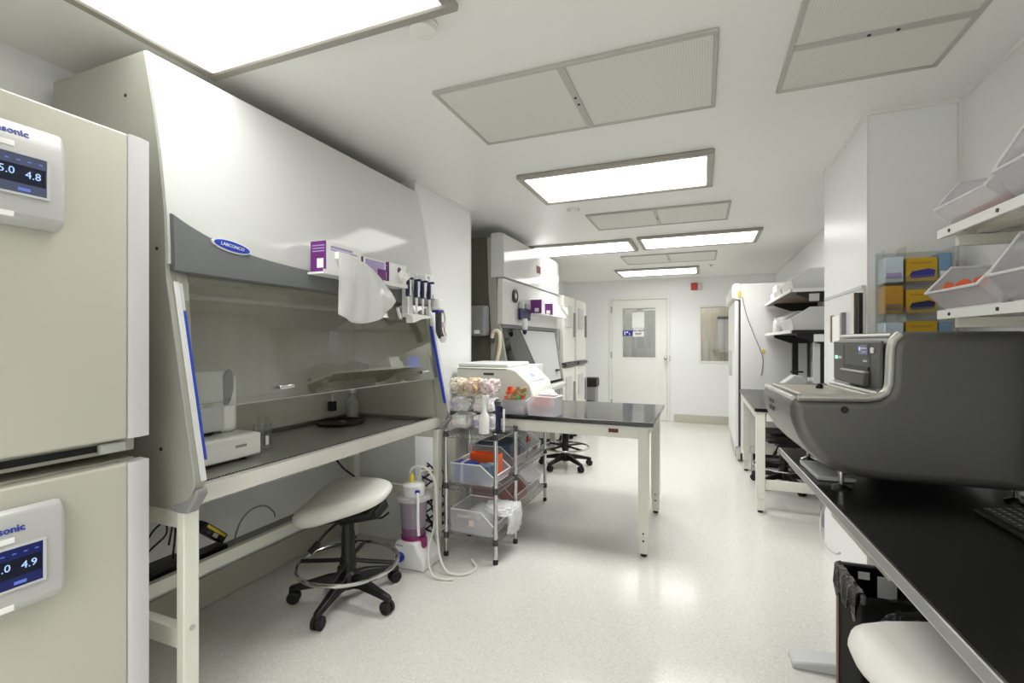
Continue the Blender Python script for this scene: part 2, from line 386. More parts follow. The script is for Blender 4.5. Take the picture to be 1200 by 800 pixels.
# notes on the door glass
t = thing('paper_notice', 'plain white sheet taped high on the door glass', 'notice', (-1.02, YF+.026, 1.5))
part('sheet', B(-1.105, -.905, YF+.026, YF+.029, 1.545, 1.81), PAPER, t)
t = thing('entry_sign', 'white sign with two lines of black lettering on the door glass', 'sign', (-1.0, YF+.026, 1.4))
part('sheet', B(-1.09, -.91, YF+.026, YF+.029, 1.395, 1.535), PAPER, t)
text('lettering', 'DO NOT', .05, BLACK, t, (-1.0, YF+.0255, 1.495), (1, 0, 0), (0, 0, 1), bold=.0015)
text('lettering', 'EXIT', .05, BLACK, t, (-1.0, YF+.0255, 1.44), (1, 0, 0), (0, 0, 1), bold=.0015)
t = thing('blue_sign', 'small blue sign at the left edge of the door glass', 'sign', (-1.18, YF+.026, 1.4))
part('sheet', B(-1.262, -1.10, YF+.026, YF+.029, 1.41, 1.5), LOGOB, t)
part('white_figure', M().box(-1.235, -1.215, YF+.0245, YF+.0258, 1.425, 1.485).box(-1.2, -1.17, YF+.0245, YF+.0258, 1.46, 1.485).box(-1.155, -1.14, YF+.0245, YF+.0258, 1.425, 1.46), PAPER, t, kind='stuff')
# window beside the door
wn = part('window_1', M().box(WX0-.03, WX0, YF-.012, YF+.1, WZ0-.03, WZ1+.03).box(WX1, WX1+.03, YF-.012, YF+.1, WZ0-.03, WZ1+.03).box(WX0, WX1, YF-.012, YF+.1, WZ0-.03, WZ0).box(WX0, WX1, YF-.012, YF+.1, WZ1, WZ1+.03), TRIM, bevel=.003)
wn['kind'] = 'structure'
part('glass_pane', B(WX0, WX1, YF+.05, YF+.055, WZ0, WZ1), GLASS, wn)
for k in range(6):
    x = -.3+.2*k
    p = part('wood_panel', B(x, x+.192, 9.0, 9.03, 0, 2.2), WOODP)
    if k == 0: WP = p; p['kind'] = 'structure'; p.name = 'wall_corridor_panelling'
    else:
        p.parent = WP
t = thing('grey_board', 'grey board with a dark top rail seen through the window by the fridge', 'board', (.4, 8.98, 1.2))
part('board', B(.26, .70, 8.96, 8.999, 1.13, 1.70), LGREY, t, bevel=.003)
part('top_rail', B(.24, .72, 8.945, 8.999, 1.70, 1.745), DGREY, t)
t = thing('corridor_fill', 'fill panel added out of sight on the corridor ceiling beyond the door', 'light', (-.8, 9.2, CEIL-.03))  # added to light what shows through the door and window
part('frame', B(-1.5, .3, 8.75, 9.0, CEIL-.02, CEIL), FRAME, t)
part('diffuser', B(-1.45, .25, 8.78, 8.97, CEIL-.024, CEIL-.02), DIFFC, t)

# ------------------------------------------------------------------ ceiling lights and vents
DIFF1 = mat('lamp_diffuser_dim', (255, 255, 255), .5, emit=(255, 254, 250), estr=LAMP*.95)
def ceiling_light(x0, x1, y0, y1, label, watt=None, diff=None):
    t = thing('ceiling_light', label, 'light', ((x0+x1)/2, (y0+y1)/2, CEIL-.03), group='recessed ceiling lights')
    f = .04; zb = CEIL-.028
    for b in ((x0, x1, y0, y0+f), (x0, x1, y1-f, y1), (x0, x0+f, y0+f, y1-f), (x1-f, x1, y0+f, y1-f)):
        part('frame_bar', B(*b, zb, CEIL), FRAME, t, bevel=.006, seg=1)
    part('diffuser', B(x0+f, x1-f, y0+f, y1-f, zb+.008, zb+.016), diff or DIFF, t)
    ld = bpy.data.lights.new('lamp', 'AREA'); ld.shape = 'RECTANGLE'; ld.size = x1-x0-2*f; ld.size_y = y1-y0-2*f; ld.energy = watt or WATT; ld.spread = math.radians(SPREAD); ld.color = (.985, .995, 1)
    lo = bpy.data.objects.new('lamp', ld); COL.objects.link(lo); lo.parent = t; lo.location = (0, 0, zb+.004-(CEIL-.03))
ceiling_light(-1.78, -.70, .68, 1.315, 'large lit ceiling panel at upper left, closest to the viewer', 1.6, DIFF1)
ceiling_light(-1.09, .062, 2.80, 3.42, 'lit ceiling panel between the two nearer double vents', 9.4)
ceiling_light(-1.77, -.67, 4.92, 5.53, 'lit ceiling panel above the far safety cabinet, left of a pair', 5.0)
ceiling_light(-.61, .518, 4.88, 5.49, 'lit ceiling panel right of the pair over the aisle', 5.0)
ceiling_light(-1.19, -.04, 7.0, 7.67, 'smallest looking lit ceiling panel, just before the far door', 5.0)
ceiling_light(-1.1, .05, -1.2, -.6, 'added fill panel on the unseen ceiling behind the viewer', 19.0)  # unseen light added behind the camera to brighten the near zone
def ceiling_vent(x0, x1, y0, y1, label, along='x'):
    t = thing('ceiling_vent', label, 'vent', ((x0+x1)/2, (y0+y1)/2, CEIL-.02), group='perforated ceiling vents')
    f = .017; zb = CEIL-.016
    for b in ((x0, x1, y0, y0+f), (x0, x1, y1-f, y1), (x0, x0+f, y0+f, y1-f), (x1-f, x1, y0+f, y1-f)):
        part('frame_bar', B(*b, zb, CEIL), GREYFR, t, bevel=.003, seg=1)
    if along == 'x':
        xm = (x0+x1)/2; mb = B(xm-.015, xm+.015, y0+f, y1-f, zb+.001, CEIL); pans = ((x0+f, xm-.015, y0+f, y1-f), (xm+.015, x1-f, y0+f, y1-f)); sc = [(xm, (y0+y1)/2-.03), (xm, (y0+y1)/2+.03)]
    else:
        ym = (y0+y1)/2+.16; mb = B(x0+f, x1-f, ym-.016, ym+.016, zb+.001, CEIL); pans = ((x0+f, x1-f, y0+f, ym-.016), (x0+f, x1-f, ym+.016, y1-f)); sc = [((x0+x1)/2-.03, ym), ((x0+x1)/2+.05, ym)]
    part('mid_bar', mb, GREYFR, t)
    for p in pans: part('perforated_panel', B(*p, zb+.006, CEIL), PERF, t)
    for sx, sy in sc: part('screw', M().cyl((sx, sy, zb+.001), (sx, sy, zb-.002), .006, n=8), BLACK, t)
ceiling_vent(-1.05, .052, 1.73, 2.29, 'double vent in the ceiling nearest the front, left of the aisle')
ceiling_vent(-.895, .20, 3.88, 4.42, 'double vent between two lit panels, mid ceiling')
ceiling_vent(-.93, .16, 5.91, 6.54, 'double vent just before the last lit panel')
ceiling_vent(.285, .82, 1.30, 2.262, 'large vent at the upper right of the ceiling, crossed by a grey bar', 'y')
def detector(x, y, r, label):
    t = thing('smoke_detector', label, 'detector', (x, y, CEIL-.03))
    part('base_plate', M().lathe([(r, -.012), (r, 0)], (x, y, CEIL), 28), WHITE, t)
    part('dome', M().lathe([(r*.55, -.03), (r*.85, -.026), (r*.92, -.012)], (x, y, CEIL), 28), TRIM, t, angle=60)
detector(-.858, 1.355, .052, 'round white detector on the ceiling beside the large front light')
detector(-.944, 3.681, .05, 'small round white detector on the ceiling left of the mid double vent')
t = thing('sprinkler_head', 'tiny sprinkler head on the ceiling near the far wall', 'sprinkler', (.11, 7.0, CEIL-.03))
part('escutcheon', M().lathe([(.03, -.006), (.035, 0)], (.11, 7.0, CEIL), 16), CHROME, t)
part('nozzle', M().lathe([(.012, -.03), (.014, -.02), (.008, -.006)], (.11, 7.0, CEIL), 10), CHROME, t)
t = thing('fire_alarm', 'red and white alarm strobe on the far wall above the window', 'alarm', (-.08, YF-.03, 2.14))
part('red_body', B(-.17, -.075, YF-.04, YF, 2.14, 2.255), ALRED, t, bevel=.005)
part('strobe', B(-.07, 0, YF-.045, YF, 2.14, 2.255), LGREY, t, bevel=.012)

# ------------------------------------------------------------------ near incubators
def incubator(loc, h, label, near=True, screen=SCREEN, digits='5.0', d2='4.8', group='stacked incubators', ptop=.075):
    BEIGE = MATS['incubator_enamel'] if near else BEIGE2
    """front faces +x; local x 0 at the door face, body behind; y 0..0.62"""
    t = thing('incubator', label, 'incubator', loc, group=group)
    W = .62
    part('body', B(-.70, -.055, .0, W-.012, .0, h), BEIGE, t, .004, local=True)
    dz0, dz1 = .045, h-.004
    d = part('door', B(-.05, 0, 0, W-.06, dz0, dz1), BEIGE, t, .006, local=True)
    part('door_edge', M().prism([(-.05, W-.06), (0.0, W-.06), (.004, W-.052), (.004, W-.03), (-.004, W-.003), (-.05, W)], 'z', dz0, dz1), SILV, d, local=True)
    part('door_seal', B(-.056, -.05, .01, W-.03, dz0+.01, dz1-.01), BLACKR, t, local=True)
    part('vent_slot', B(-.0555, -.049, .1, W-.1, .012, .03), BLACK, t, local=True)
    hg = part('latch', B(-.05, -.03, W-.11, W-.045, .006, .034), LGREY, t, .004, local=True)
    if near:
        pz0, pz1 = h-ptop-.247, h-ptop
        py0, py1 = .14, .404
        pn = part('control_panel', M().prism([(0, pz0), (.034, pz0+.02), (.036, pz1-.05), (.022, pz1-.004), (0, pz1)], 'y', py0, py1), PANEL, d, .012, 3, local=True)
        return t, pn
    part('control_panel', B(0, .02, .1, .34, h-.4, h-.12), LGREY, d, .004, local=True)
    part('handle', B(0, .03, W-.13, W-.1, h-.52, h-.2), MGREY, d, .006, local=True)
    return t, None
IX = -1.5
def near_incubator(z0, h, label, scr, dig, low):
    t, pn = incubator((IX, .289, z0), h, label)
    x = IX+.036
    return t, pn
t, pn = incubator((IX, .289, .985), .905, 'upper beige incubator of the stack at the left edge')
t2, pn2 = incubator((IX, .289, .06), .905, 'lower beige incubator of the stack at the left edge, blue screen', ptop=.05)
for c in ((-2.1, .33), (-2.1, .85), (-1.65, .33), (-1.65, .85)):
    part('foot', M().cyl((c[0], c[1], 0), (c[0], c[1], .062), .025), BLACK, t2)
def panel_detail(pn, pz1, scr, zs0, zs1, y1, logo, labs, d1, d2):
    x = IX+.0365
    part('screen', B(x-.003, x+.0008, .47, y1, zs0, zs1), scr, pn)
    part('screen_bezel', M().box(x-.003, x+.0025, y1, y1+.006, zs0-.005, zs1+.005).box(x-.003, x+.0025, .465, y1, zs1, zs1+.005).box(x-.003, x+.0025, .465, y1, zs0-.005, zs0), LGREY, pn)
    text('brand_lettering', 'Panasonic', .0225, LOGOB, pn, (IX+.0368-.3043*max(0, logo[1]-pz1+.05), logo[0], logo[1]), (0, 1, 0), (-.304, 0, 1), .0012, bold=.0004)
    for (ly, lz) in labs: part('white_label', B(x-.006, x+.0012, ly-.03, ly+.012, lz-.006, lz+.006), PAPER, pn)
    zc = (zs0+zs1)/2
    text('screen_digits', d1, .024, SCRTXT, pn, (x+.0012, y1-.072, zc+.003), (0, 1, 0), (0, 0, 1), .0003)
    text('screen_digits', d2, .024, SCRTXT, pn, (x+.0012, y1-.025, zc), (0, 1, 0), (0, 0, 1), .0003)
    part('screen_band', B(x+.0004, x+.0009, .475, y1-.002, zc-.022, zc+.02), SCRBAND, pn)
    part('screen_button', B(x+.0006, x+.0012, y1-.052, y1-.03, zs0+.006, zs0+.013), SCRBTN, pn)
    for k in range(4): part('screen_icon', B(x+.0006, x+.0012, y1-.075+.02*k, y1-.068+.02*k, zs1-.015, zs1-.0125), SCRBTN, pn)
panel_detail(pn, 1.815, SCREEN, 1.645, 1.734, .653, (.578, 1.785), ((.583, 1.755), (.582, 1.594)), '5.0', '4.8')
panel_detail(pn2, .915, SCREENB, .738, .829, .646, (.570, .872), ((.583, .848), (.582, .694)), '5.0', '4.9')

# ------------------------------------------------------------------ near biosafety cabinet
YA, YB = 1.0, 2.6
FP = [(-1.68, 2.25), (-1.655, 2.15), (-1.628, 2.03), (-1.605, 1.90), (-1.588, 1.78), (-1.579, 1.71), (-1.573, 1.60), (-1.572, 1.55)]
bsc = thing('biosafety_cabinet', 'long white biosafety cabinet on a stand beside the beige incubators', 'safety cabinet', (-1.85, 1.8, 0))
side = [(-2.2, .775), (-1.53, .775), (-1.475, .80), (-1.445, .86), (-1.45, .90), (-1.575, 1.50)]+[(p[0]-.006, p[1]) for p in reversed(FP)]+[(-2.2, 2.25)]
part('side_panel', M().prism(side, 'y', YA, YA+.035), CABS, bsc, .002, 1)
part('side_panel', M().prism(side, 'y', YB-.035, YB), CABS, bsc, .002, 1)
fpo = FP+[(p[0]-.02, p[1]) for p in reversed(FP)]
fp = part('front_panel', M().prism(fpo, 'y', YA+.004, YB-.004), CABW, bsc)
# visor: grey band whose top edge sweeps down towards the right end
def visor():
    m = M(); n = 60; vs = []; fs = []
    for i in range(n+1):
        s = i/n; y = YA+.012+(YB-YA-.024)*s
        zt = 1.602+.115*math.exp(-(y-1.0)/.2)
        xt = -1.572; zb = 1.525
        vs += [(xt+.001, y, zt), (xt+.012, y, zt-.004), (-1.553, y, zb+.03), (-1.556, y, zb+.004), (-1.60, y, zb), (xt-.012, y, zt)]
    for i in range(n):
        for j in range(6): fs.append((i*6+j, (i+1)*6+j, (i+1)*6+(j+1) % 6, i*6+(j+1) % 6))
    fs += [tuple(range(6)), tuple(n*6+j for j in range(5, -1, -1))]
    return m.add(vs, fs)
vz = part('visor', visor(), VISOR, bsc, angle=50)
# blue oval badge with lettering
def badge():
    m = M(); n = 32
    def P(a, s, dx): return (-1.5545+dx, 1.245+s*.118*math.cos(a), 1.652+s*.026*math.sin(a))
    return P, n
P, n = badge()
xb = -1.556
def oval(sy, sz, x0, x1, cy, cz):
    m = M(); N = 32
    vs = [(x0, cy+sy*math.cos(2*PI*i/N), cz+sz*math.sin(2*PI*i/N)) for i in range(N)]+[(x1, cy+sy*math.cos(2*PI*i/N), cz+sz*math.sin(2*PI*i/N)) for i in range(N)]
    return m.add(vs, [tuple(range(N)), tuple(range(2*N-1, N-1, -1))]+[(i, (i+1) % N, N+(i+1) % N, N+i) for i in range(N)])
def oval2(sy, sz, x0, x1):
    return oval(sy, sz, x0, x1, 0, 0).xf(Matrix.Translation((0, 1.212, 1.640)) @ Matrix.Rotation(math.radians(-6), 4, 'X'))
bd = part('badge_rim', oval2(.076, .021, xb-.012, xb+.003), WHITE, vz)
part('badge_face', oval2(.070, .0165, xb-.01, xb+.005), BLUE, vz)
text('badge_lettering', 'LABCONCO', .0165, WHITE, vz, (xb+.0055, 1.212, 1.640), (0, math.cos(.105), -math.sin(.105)), (0, math.sin(.105), math.cos(.105)), .0008)
for (sx_, sz_) in ((-1.78, 2.12), (-1.60, .96), (-1.62, 1.6)): part('screw', M().cyl((sx_, YA-.002, sz_), (sx_, YA+.001, sz_), .006, n=8), BLACK, bsc)
# interior shell
part('roof_panel', B(-2.2, -1.70, YA+.035, YB-.035, 2.225, 2.25), CABS, bsc)
part('rear_panel', B(-2.2, -2.17, YA+.035, YB-.035, .775, 2.225), CABS, bsc)
part('inner_back_wall', B(-2.14, -2.125, YA+.07, YB-.07, .84, 1.58), STEELD, bsc)
for y in (YA+.036, YB-.07):
    part('inner_side_wall', M().prism([(-2.125, .84), (-1.52, .84), (-1.575, 1.49), (-1.60, 1.58), (-2.125, 1.58)], 'y', y, y+.034), STEELD, bsc)
part('inner_ceiling', B(-2.125, -1.60, YA+.07, YB-.07, 1.56, 1.58), STEEL, bsc)
part('lamp_tube', M().cyl((-1.95, 1.2, 1.49), (-1.95, 2.4, 1.49), .013), LGREY, bsc)
for y in (1.19, 2.38): part('lamp_holder', B(-1.97, -1.93, y, y+.03, 1.475, 1.56), LGREY, bsc)
ws = part('work_surface', M().box(-2.12, -1.60, YA+.07, YB-.07, .80, .822), STEELW, bsc, .003)
gr = part('front_grille', M().prism([(-1.60, .815), (-1.60, .824), (-1.56, .832), (-1.515, .842), (-1.500, .838), (-1.497, .83), (-1.497, .784), (-1.503, .778), (-1.52, .778), (-1.52, .815)], 'y', YA+.036, YB-.036), STEEL, bsc)
hl = M()
for k in range(110):
    y = YA+.06+k*(YB-YA-.12)/109
    hl.box(-1.546, -1.534, y-.0035, y+.0035, .836, .8392)
part('grille_slots', hl, BLACK, gr, kind='stuff')
h2 = M()
for k in range(50):
    y = YA+.1+k*(YB-YA-.2)/49
    h2.box(-2.108, -2.098, y-.008, y+.008, .8215, .823)
part('rear_slots', h2, BLACK, ws, kind='stuff')
# sash
def sash_box(y0, y1, z0, z1, dx0, dx1):
    def X(z): return -1.505-(z-1.08)*.07/.42
    return M().prism([(X(z0)+dx0, z0), (X(z0)+dx1, z0), (X(z1)+dx1, z1), (X(z1)+dx0, z1)], 'y', y0, y1)
sh = part('sash_glass', sash_box(YA+.05, YB-.05, 1.085, 1.535, -.006, 0), SASH, bsc)
part('sash_edge', sash_box(YA+.05, YB-.05, 1.0815, 1.085, -.006, .001), MGREY, sh)
for y in (1.40, 2.40):
    part('sash_handle', sash_box(y-.035, y+.035, 1.12, 1.137, 0.0, .022), CHROME, sh, .004)
# rails: white strip and blue strip at both ends
def rail(y0, y1, z0, z1, dx0, dx1, mt, nm, par=None):
    def X(z): return -1.45-(z-.90)*.125/.60
    return part(nm, M().prism([(X(z0)+dx0, z0), (X(z0)+dx1, z0), (X(z1)+dx1, z1), (X(z1)+dx0, z1)], 'y', y0, y1), mt, par or bsc, .002, 1)
for y0, yb in ((YA+.001, YA+.034), (YB-.034, YB-.058)):
    ya_ = y0+.016 if y0 < 2 else y0
    r_ = rail(ya_, ya_+.018, .87, 1.495, .0, .008, CABW, 'edge_rail')
    yb = ya_+.0185 if y0 < 2 else ya_-.0125
    rail(yb, yb+.012, .93, 1.40, -.012, .004, BLUE, 'blue_strip', r_)
    rail(yb, yb+.012, 1.402, 1.49, -.012, .004, LGREY, 'grey_strip', r_)
    part('corner_cap', M().prism([(-1.545, .768), (-1.48, .768), (-1.432, .83), (-1.436, .85), (-1.475, .815), (-1.54, .79)], 'y', y0-.003, y0+.036), MGREY, r_, .006)
# control screen at the right inner end
part('display', M().prism([(-1.70, 1.145), (-1.62, 1.15), (-1.628, 1.215), (-1.70, 1.21)], 'y', YB-.078, YB-.0705), SCRBTN, bsc, label='lit status display')
# outlets on inner back wall
for y in (1.26, 2.3): part('outlet', B(-2.125, -2.118, y, y+.075, 1.25, 1.37), LGREY, bsc, .003)
# stand
for (x0, x1) in ((-1.535, -1.499), (-2.18, -2.13)):
    for y0 in (YA+.004, YB-.058):
        lg = part('stand_leg', B(x0, x1, y0, y0+.05, .10, .768), CREAM, bsc, .004)
        part('leg_insert', B(x0+.006, x1-.006, y0+.004, y0+.046, .02, .11), CREAM, lg)
        part('leveling_foot', M().cyl(((x0+x1)/2, y0+.025, 0), ((x0+x1)/2, y0+.025, .022), .017), BLACK, lg)
        part('leg_bolt', M().cyl((x1-.001, y0+.025, .40), (x1+.004, y0+.025, .40), .009, n=10), CHROME, lg)
for y0 in (YA+.01, YB-.05):
    part('end_stretcher', B(-2.13, -1.535, y0, y0+.035, .335, .395), CREAM, bsc)
    part('top_stretcher', B(-2.13, -1.535, y0, y0+.035, .715, .768), CREAM, bsc)
part('stand_rail', B(-1.965, -1.935, YA+.051, YB-.051, .33, .385), CREAM, bsc, .003)
sf = part('stand_shelf', B(-2.108, -1.966, YA+.062, YB-.1, .33, .35), MGREY, bsc, .002)
part('bottom_pan', B(-2.15, -1.53, YA+.05, YB-.05, .769, .80), CABS, bsc)
# hose clip / tan cable beside the right rail
part('side_cable', M().hose([(-1.50, YB+.006, 1.50), (-1.488, YB+.012, 1.45), (-1.492, YB+.01, 1.38), (-1.48, YB+.012, 1.34)], .007), IVORY, bsc)

# --- on the cabinet's front: shelf with glove boxes
sh = thing('front_shelf', 'narrow white shelf under the purple glove boxes on the cabinet front', 'shelf', (-1.52, 1.9, 1.59))
part('ledge', B(-1.5525, -1.465, 1.56, 2.17, 1.588, 1.597), WHITE, sh)
part('lip', B(-1.4685, -1.465, 1.56, 2.17, 1.597, 1.607), WHITE, sh)
def glove_box(y0, y1, z1, label, printed=True, x0=-1.551, x1=-1.470):
    t = thing('glove_box', label, 'box', (-1.52, (y0+y1)/2, 1.5975), group='glove boxes on the near cabinet')
    part('carton', B(x0, x1, y0+.002, y1, 1.5978, z1), PAPER, t)
    e = part('purple_end', B(x0-.0005, x1+.0005, y0, y0+.003, 1.5976, z1+.0005), PURPLE, t)
    part('end_label', B(x0+.035, x0+.07, y0-.0012, y0, 1.615, 1.655), PAPER, e)
    for k in range(3): part('print_line', B(x0+.01, x0+.075, y0-.001, y0, z1-.02-.012*k, z1-.016-.012*k), LILAC, e)
    if printed:
        part('side_print', B(x1, x1+.001, y0+.03, y1-.03, z1-.036, z1-.03), LILAC, t)
        part('side_print', B(x1, x1+.001, y0+.03, y1-.06, z1-.026, z1-.016), LILAC, t)
    return t
glove_box(1.575, 1.80, 1.728, 'purple and white glove box at the left end of the cabinet shelf')
g = glove_box(1.812, 1.985, 1.70, 'second glove box on the cabinet shelf, behind the hanging bag', False)
part('side_print', B(-1.470, -1.469, 1.83, 1.975, 1.64, 1.695), LILAC, g); part('side_band', B(-1.470, -1.4688, 1.92, 1.985, 1.60, 1.66), PURPLE, g)
g = glove_box(2.01, 2.165, 1.705, 'third glove box on the cabinet shelf, a white glove pulled halfway out', False)
part('emblem', M().lathe([(.016, 0), (.016, .001)], (-1.470, 2.10, 1.675), 16, 'x'), PURPLE, g)
part('glove_end', M().blob((-1.455, 2.12, 1.645), .045, 2, .22, (.3, 1.0, .6), 3), PAPER, g)
# clear bag hanging from the shelf
def bag_mesh():
    m = M(); nu, nv = 18, 18; vs = []; fs = []
    for side in (0, 1):
        for i in range(nv+1):
            t_ = i/nv
            for j in range(nu+1):
                s = j/nu
                yl = 1.635-.02*t_+.0*t_; yr = 1.845+.20*(t_**.8)
                y = yl+(yr-yl)*s
                ztop = 1.69-.035*s; drop = 1.42+.09*s*s-.055*math.sin(PI*s)*(1-.2*s)
                z = ztop+(drop-ztop)*t_
                edge = min(1, 5*min(s, 1-s))*min(1, 6*(1-t_)+.25)
                x = -1.452+.010*math.sin(9*s+2*t_)*t_+.007*math.sin(23*s+5*t_+side)*t_+(.012 if side else -.003)*edge+.01*t_
                vs.append((x, y, z))
    k = (nu+1)*(nv+1)
    for side in (0, 1):
        for i in range(nv):
            for j in range(nu):
                a = side*k+i*(nu+1)+j; q = (a, a+1, a+nu+2, a+nu+1); fs.append(q if side else q[::-1])
    per = [i for i in range(nu+1)]+[i*(nu+1)+nu for i in range(1, nv+1)]+[nv*(nu+1)+j for j in range(nu-1, -1, -1)]+[i*(nu+1) for i in range(nv-1, 0, -1)]
    for a, b in zip(per, per[1:]+per[:1]): fs.append((a, b, b+k, a+k))
    return m.add(vs, fs)
t = thing('plastic_bag', 'crumpled translucent bag hanging in front of the cabinet glass', 'bag', (-1.45, 1.8, 1.4))
part('film', bag_mesh(), FILM, t, angle=80)
part('tape', B(-1.4735, -1.449, 1.63, 1.70, 1.66, 1.69), PAPER, t)
# pipette stand and pipettes
st = thing('pipette_stand', 'white pipette rack clipped to the right end of the cabinet visor', 'rack', (-1.50, 2.33, 1.43))
part('hanger_bar', B(-1.551, -1.50, 2.18, 2.47, 1.60, 1.612), WHITE, st)
part('lower_bracket', M().prism([(2.16, 1.457), (2.38, 1.45), (2.40, 1.44), (2.30, 1.43), (2.21, 1.405), (2.2, 1.44), (2.165, 1.45)], 'x', -1.50, -1.455), WHITE, st, .002)
part('bracket_arm', B(-1.549, -1.50, 2.24, 2.27, 1.44, 1.612), WHITE, st)
def pipette(y, label):
    x = -1.478
    t = thing('pipette', label, 'pipette', (x, y, 1.44), group='pipettes on the near cabinet')
    part('handle', M().lathe([(.011, 1.548), (.0145, 1.56), (.0145, 1.625), (.012, 1.64)], (x, y, 0), 12), NAVY, t)
    part('white_front', B(x+.008, x+.0175, y-.006, y+.006, 1.552, 1.645), PIPEW, t, .003)
    part('finger_rest', M().box(x-.012, x+.03, y-.009, y+.009, 1.638, 1.65), NAVY, t, .003)
    part('plunger', M().cyl((x, y, 1.649), (x, y, 1.672), .005).cyl((x, y, 1.672), (x, y, 1.679), .009), PIPEW, t)
    part('shaft', M().cyl((x, y, 1.549), (x, y, 1.458), .008, .0055, 10), PIPEW, t)
for y, l in ((2.195, 'first navy pipette on the rack, next to the glove box'), (2.275, 'second navy pipette from the left on the cabinet rack'), (2.34, 'third navy pipette from the left on the cabinet rack'), (2.41, 'last navy pipette on the rack, next to the pipette controller')): pipette(y, l)
t = thing('pipette_controller', 'white pipette controller hanging at the right corner of the cabinet', 'pipette controller', (-1.47, 2.50, 1.5))
part('head', B(-1.50, -1.445, 2.46, 2.53, 1.49, 1.56), WHITE, t, .012)
part('collar', B(-1.495, -1.45, 2.465, 2.525, 1.478, 1.491), LOGOB, t)
part('grip', M().hose([(-1.47, 2.50, 1.478), (-1.475, 2.51, 1.43), (-1.478, 2.52, 1.37), (-1.47, 2.535, 1.33)], .02, 10), DGREY, t)
part('trigger', B(-1.45, -1.438, 2.50, 2.53, 1.39, 1.42), LGREY, t)
part('nose', M().lathe([(.012, 1.30), (.022, 1.315), (.024, 1.335)], (-1.462, 2.54, 0), 12), WHITE, t)
t = thing('small_tip_box', 'small white box on the shelf behind the pipettes', 'box', (-1.53, 2.4, 1.6125))
part('carton', B(-1.555, -1.505, 2.41, 2.50, 1.6125, 1.70), PAPER, t, .003)
part('print', B(-1.505, -1.504, 2.43, 2.46, 1.675, 1.69), LILAC, t)
# --- inside the cabinet
t = thing('bench_instrument', 'white bench instrument with a dark grey oval, inside the near cabinet', 'instrument', (-1.80, 1.25, .826))
bz = part('base_tray', B(-1.99, -1.72, 1.12, 1.475, .835, .925), WHITE, t, .008)
part('tray_top', B(-1.97, -1.745, 1.15, 1.455, .925, .929), LGREY, t)
for yy in (1.18, 1.42):
    for xx in (-1.95, -1.76): part('foot', M().cyl((xx, yy, .8225), (xx, yy, .836), .014), BLACK, t)
hd = part('housing', B(-2.02, -1.79, 1.20, 1.36, .945, 1.19), LGREY, t, .008)
part('housing_seam', B(-2.021, -1.789, 1.199, 1.361, 1.06, 1.063), MGREY, hd)
part('support', B(-1.97, -1.83, 1.22, 1.34, .928, .946), BLACK, t)
part('right_column', B(-2.0, -1.81, 1.362, 1.44, .929, 1.17), WHITE, t, .02)
ov = M(); N = 24
pl = [(1.405+.024*math.cos(2*PI*i/N)+.02*math.sin(2*PI*i/N), 1.115+.075*math.sin(2*PI*i/N)) for i in range(N)]
part('oval_grip', M().prism([(1.385-(z-1.115)*.18+(y-1.405), z) for y, z in pl], 'x', -1.811, -1.798), DGREY, t, .004)
part('wire_bracket', M().tube([(-1.765, 1.15, .93), (-1.765, 1.15, 1.06), (-1.765, 1.185, 1.06), (-1.765, 1.185, .93)], .005), LGREY, t)
part('front_bar', B(-1.755, -1.745, 1.10, 1.20, .929, .945), BLACK, t)
text('maker_lettering', 'ohaus', .022, DGREY, t, (-1.7195, 1.38, .885), (0, 1, 0), (0, 0, 1), .0005) if False else part('print_mark', B(-1.7205, -1.7192, 1.355, 1.405, .88, .89), MGREY, t)
t = thing('glass_beaker', 'glass beaker holding clear tubes beside the white instrument', 'beaker', (-1.86, 1.60, .8222))
part('cup', M().lathe([(.036, .8226), (.038, .826), (.038, .925), (.04, .93), (.0375, .93), (.0355, .925), (.0355, .83), (.001, .829)], (-1.86, 1.60, 0), 24), GLASS, t)
for k in range(4):
    a = k*1.6; part('tube', M().cyl((-1.86+.015*math.cos(a), 1.60+.015*math.sin(a), .832), (-1.86+.026*math.cos(a), 1.60+.026*math.sin(a), .965), .007, n=8), GLASS, t)
part('label', B(-1.8225, -1.8212, 1.585, 1.60, .84, .88), PAPER, t)
t = thing('dark_dish', 'round dark flat dish on the steel work surface of the near cabinet', 'dish', (-2.0, 2.25, .8222))
part('disc', M().lathe([(.12, .8224), (.135, .828), (.138, .838), (.13, .84), (.118, .832), (.001, .832)], (-1.975, 2.24, 0), 36), BLACK, t)
part('clip', B(-1.93, -1.90, 2.16, 2.20, .833, .85), CHROME, t)
t = thing('glass_bottle', 'small glass bottle behind the dark dish, inside the near cabinet', 'bottle', (-2.08, 2.43, .8222))
part('bottle_body', M().lathe([(.035, .8226), (.038, .83), (.038, .93), (.02, .955), (.018, .98)], (-2.06, 2.44, 0), 20), CLEAR, t)
part('cap', M().lathe([(.02, .98), (.02, 1.0)], (-2.06, 2.44, 0), 16), LGREY, t)
t = thing('vacuum_valve', 'small black valve with a tube on the back wall of the near cabinet', 'valve', (-2.1, 2.30, .9))
part('valve_body', B(-2.124, -2.085, 2.29, 2.33, .88, .94), BLACK, t, .005)
part('valve_tube', M().tube([(-2.10, 2.31, .94), (-2.10, 2.31, 1.0), (-2.10, 2.33, 1.04)], .006), LGREY, t)
t = thing('squeeze_clip', 'bright metal clip hanging inside the cabinet at the right end', 'clip', (-1.64, 2.49, 1.1))
part('bar', B(-1.66, -1.59, 2.506, 2.5295, 1.105, 1.118), CHROME, t, .003)
part('bar', B(-1.655, -1.60, 2.506, 2.5295, 1.085, 1.094), CHROME, t, .003)
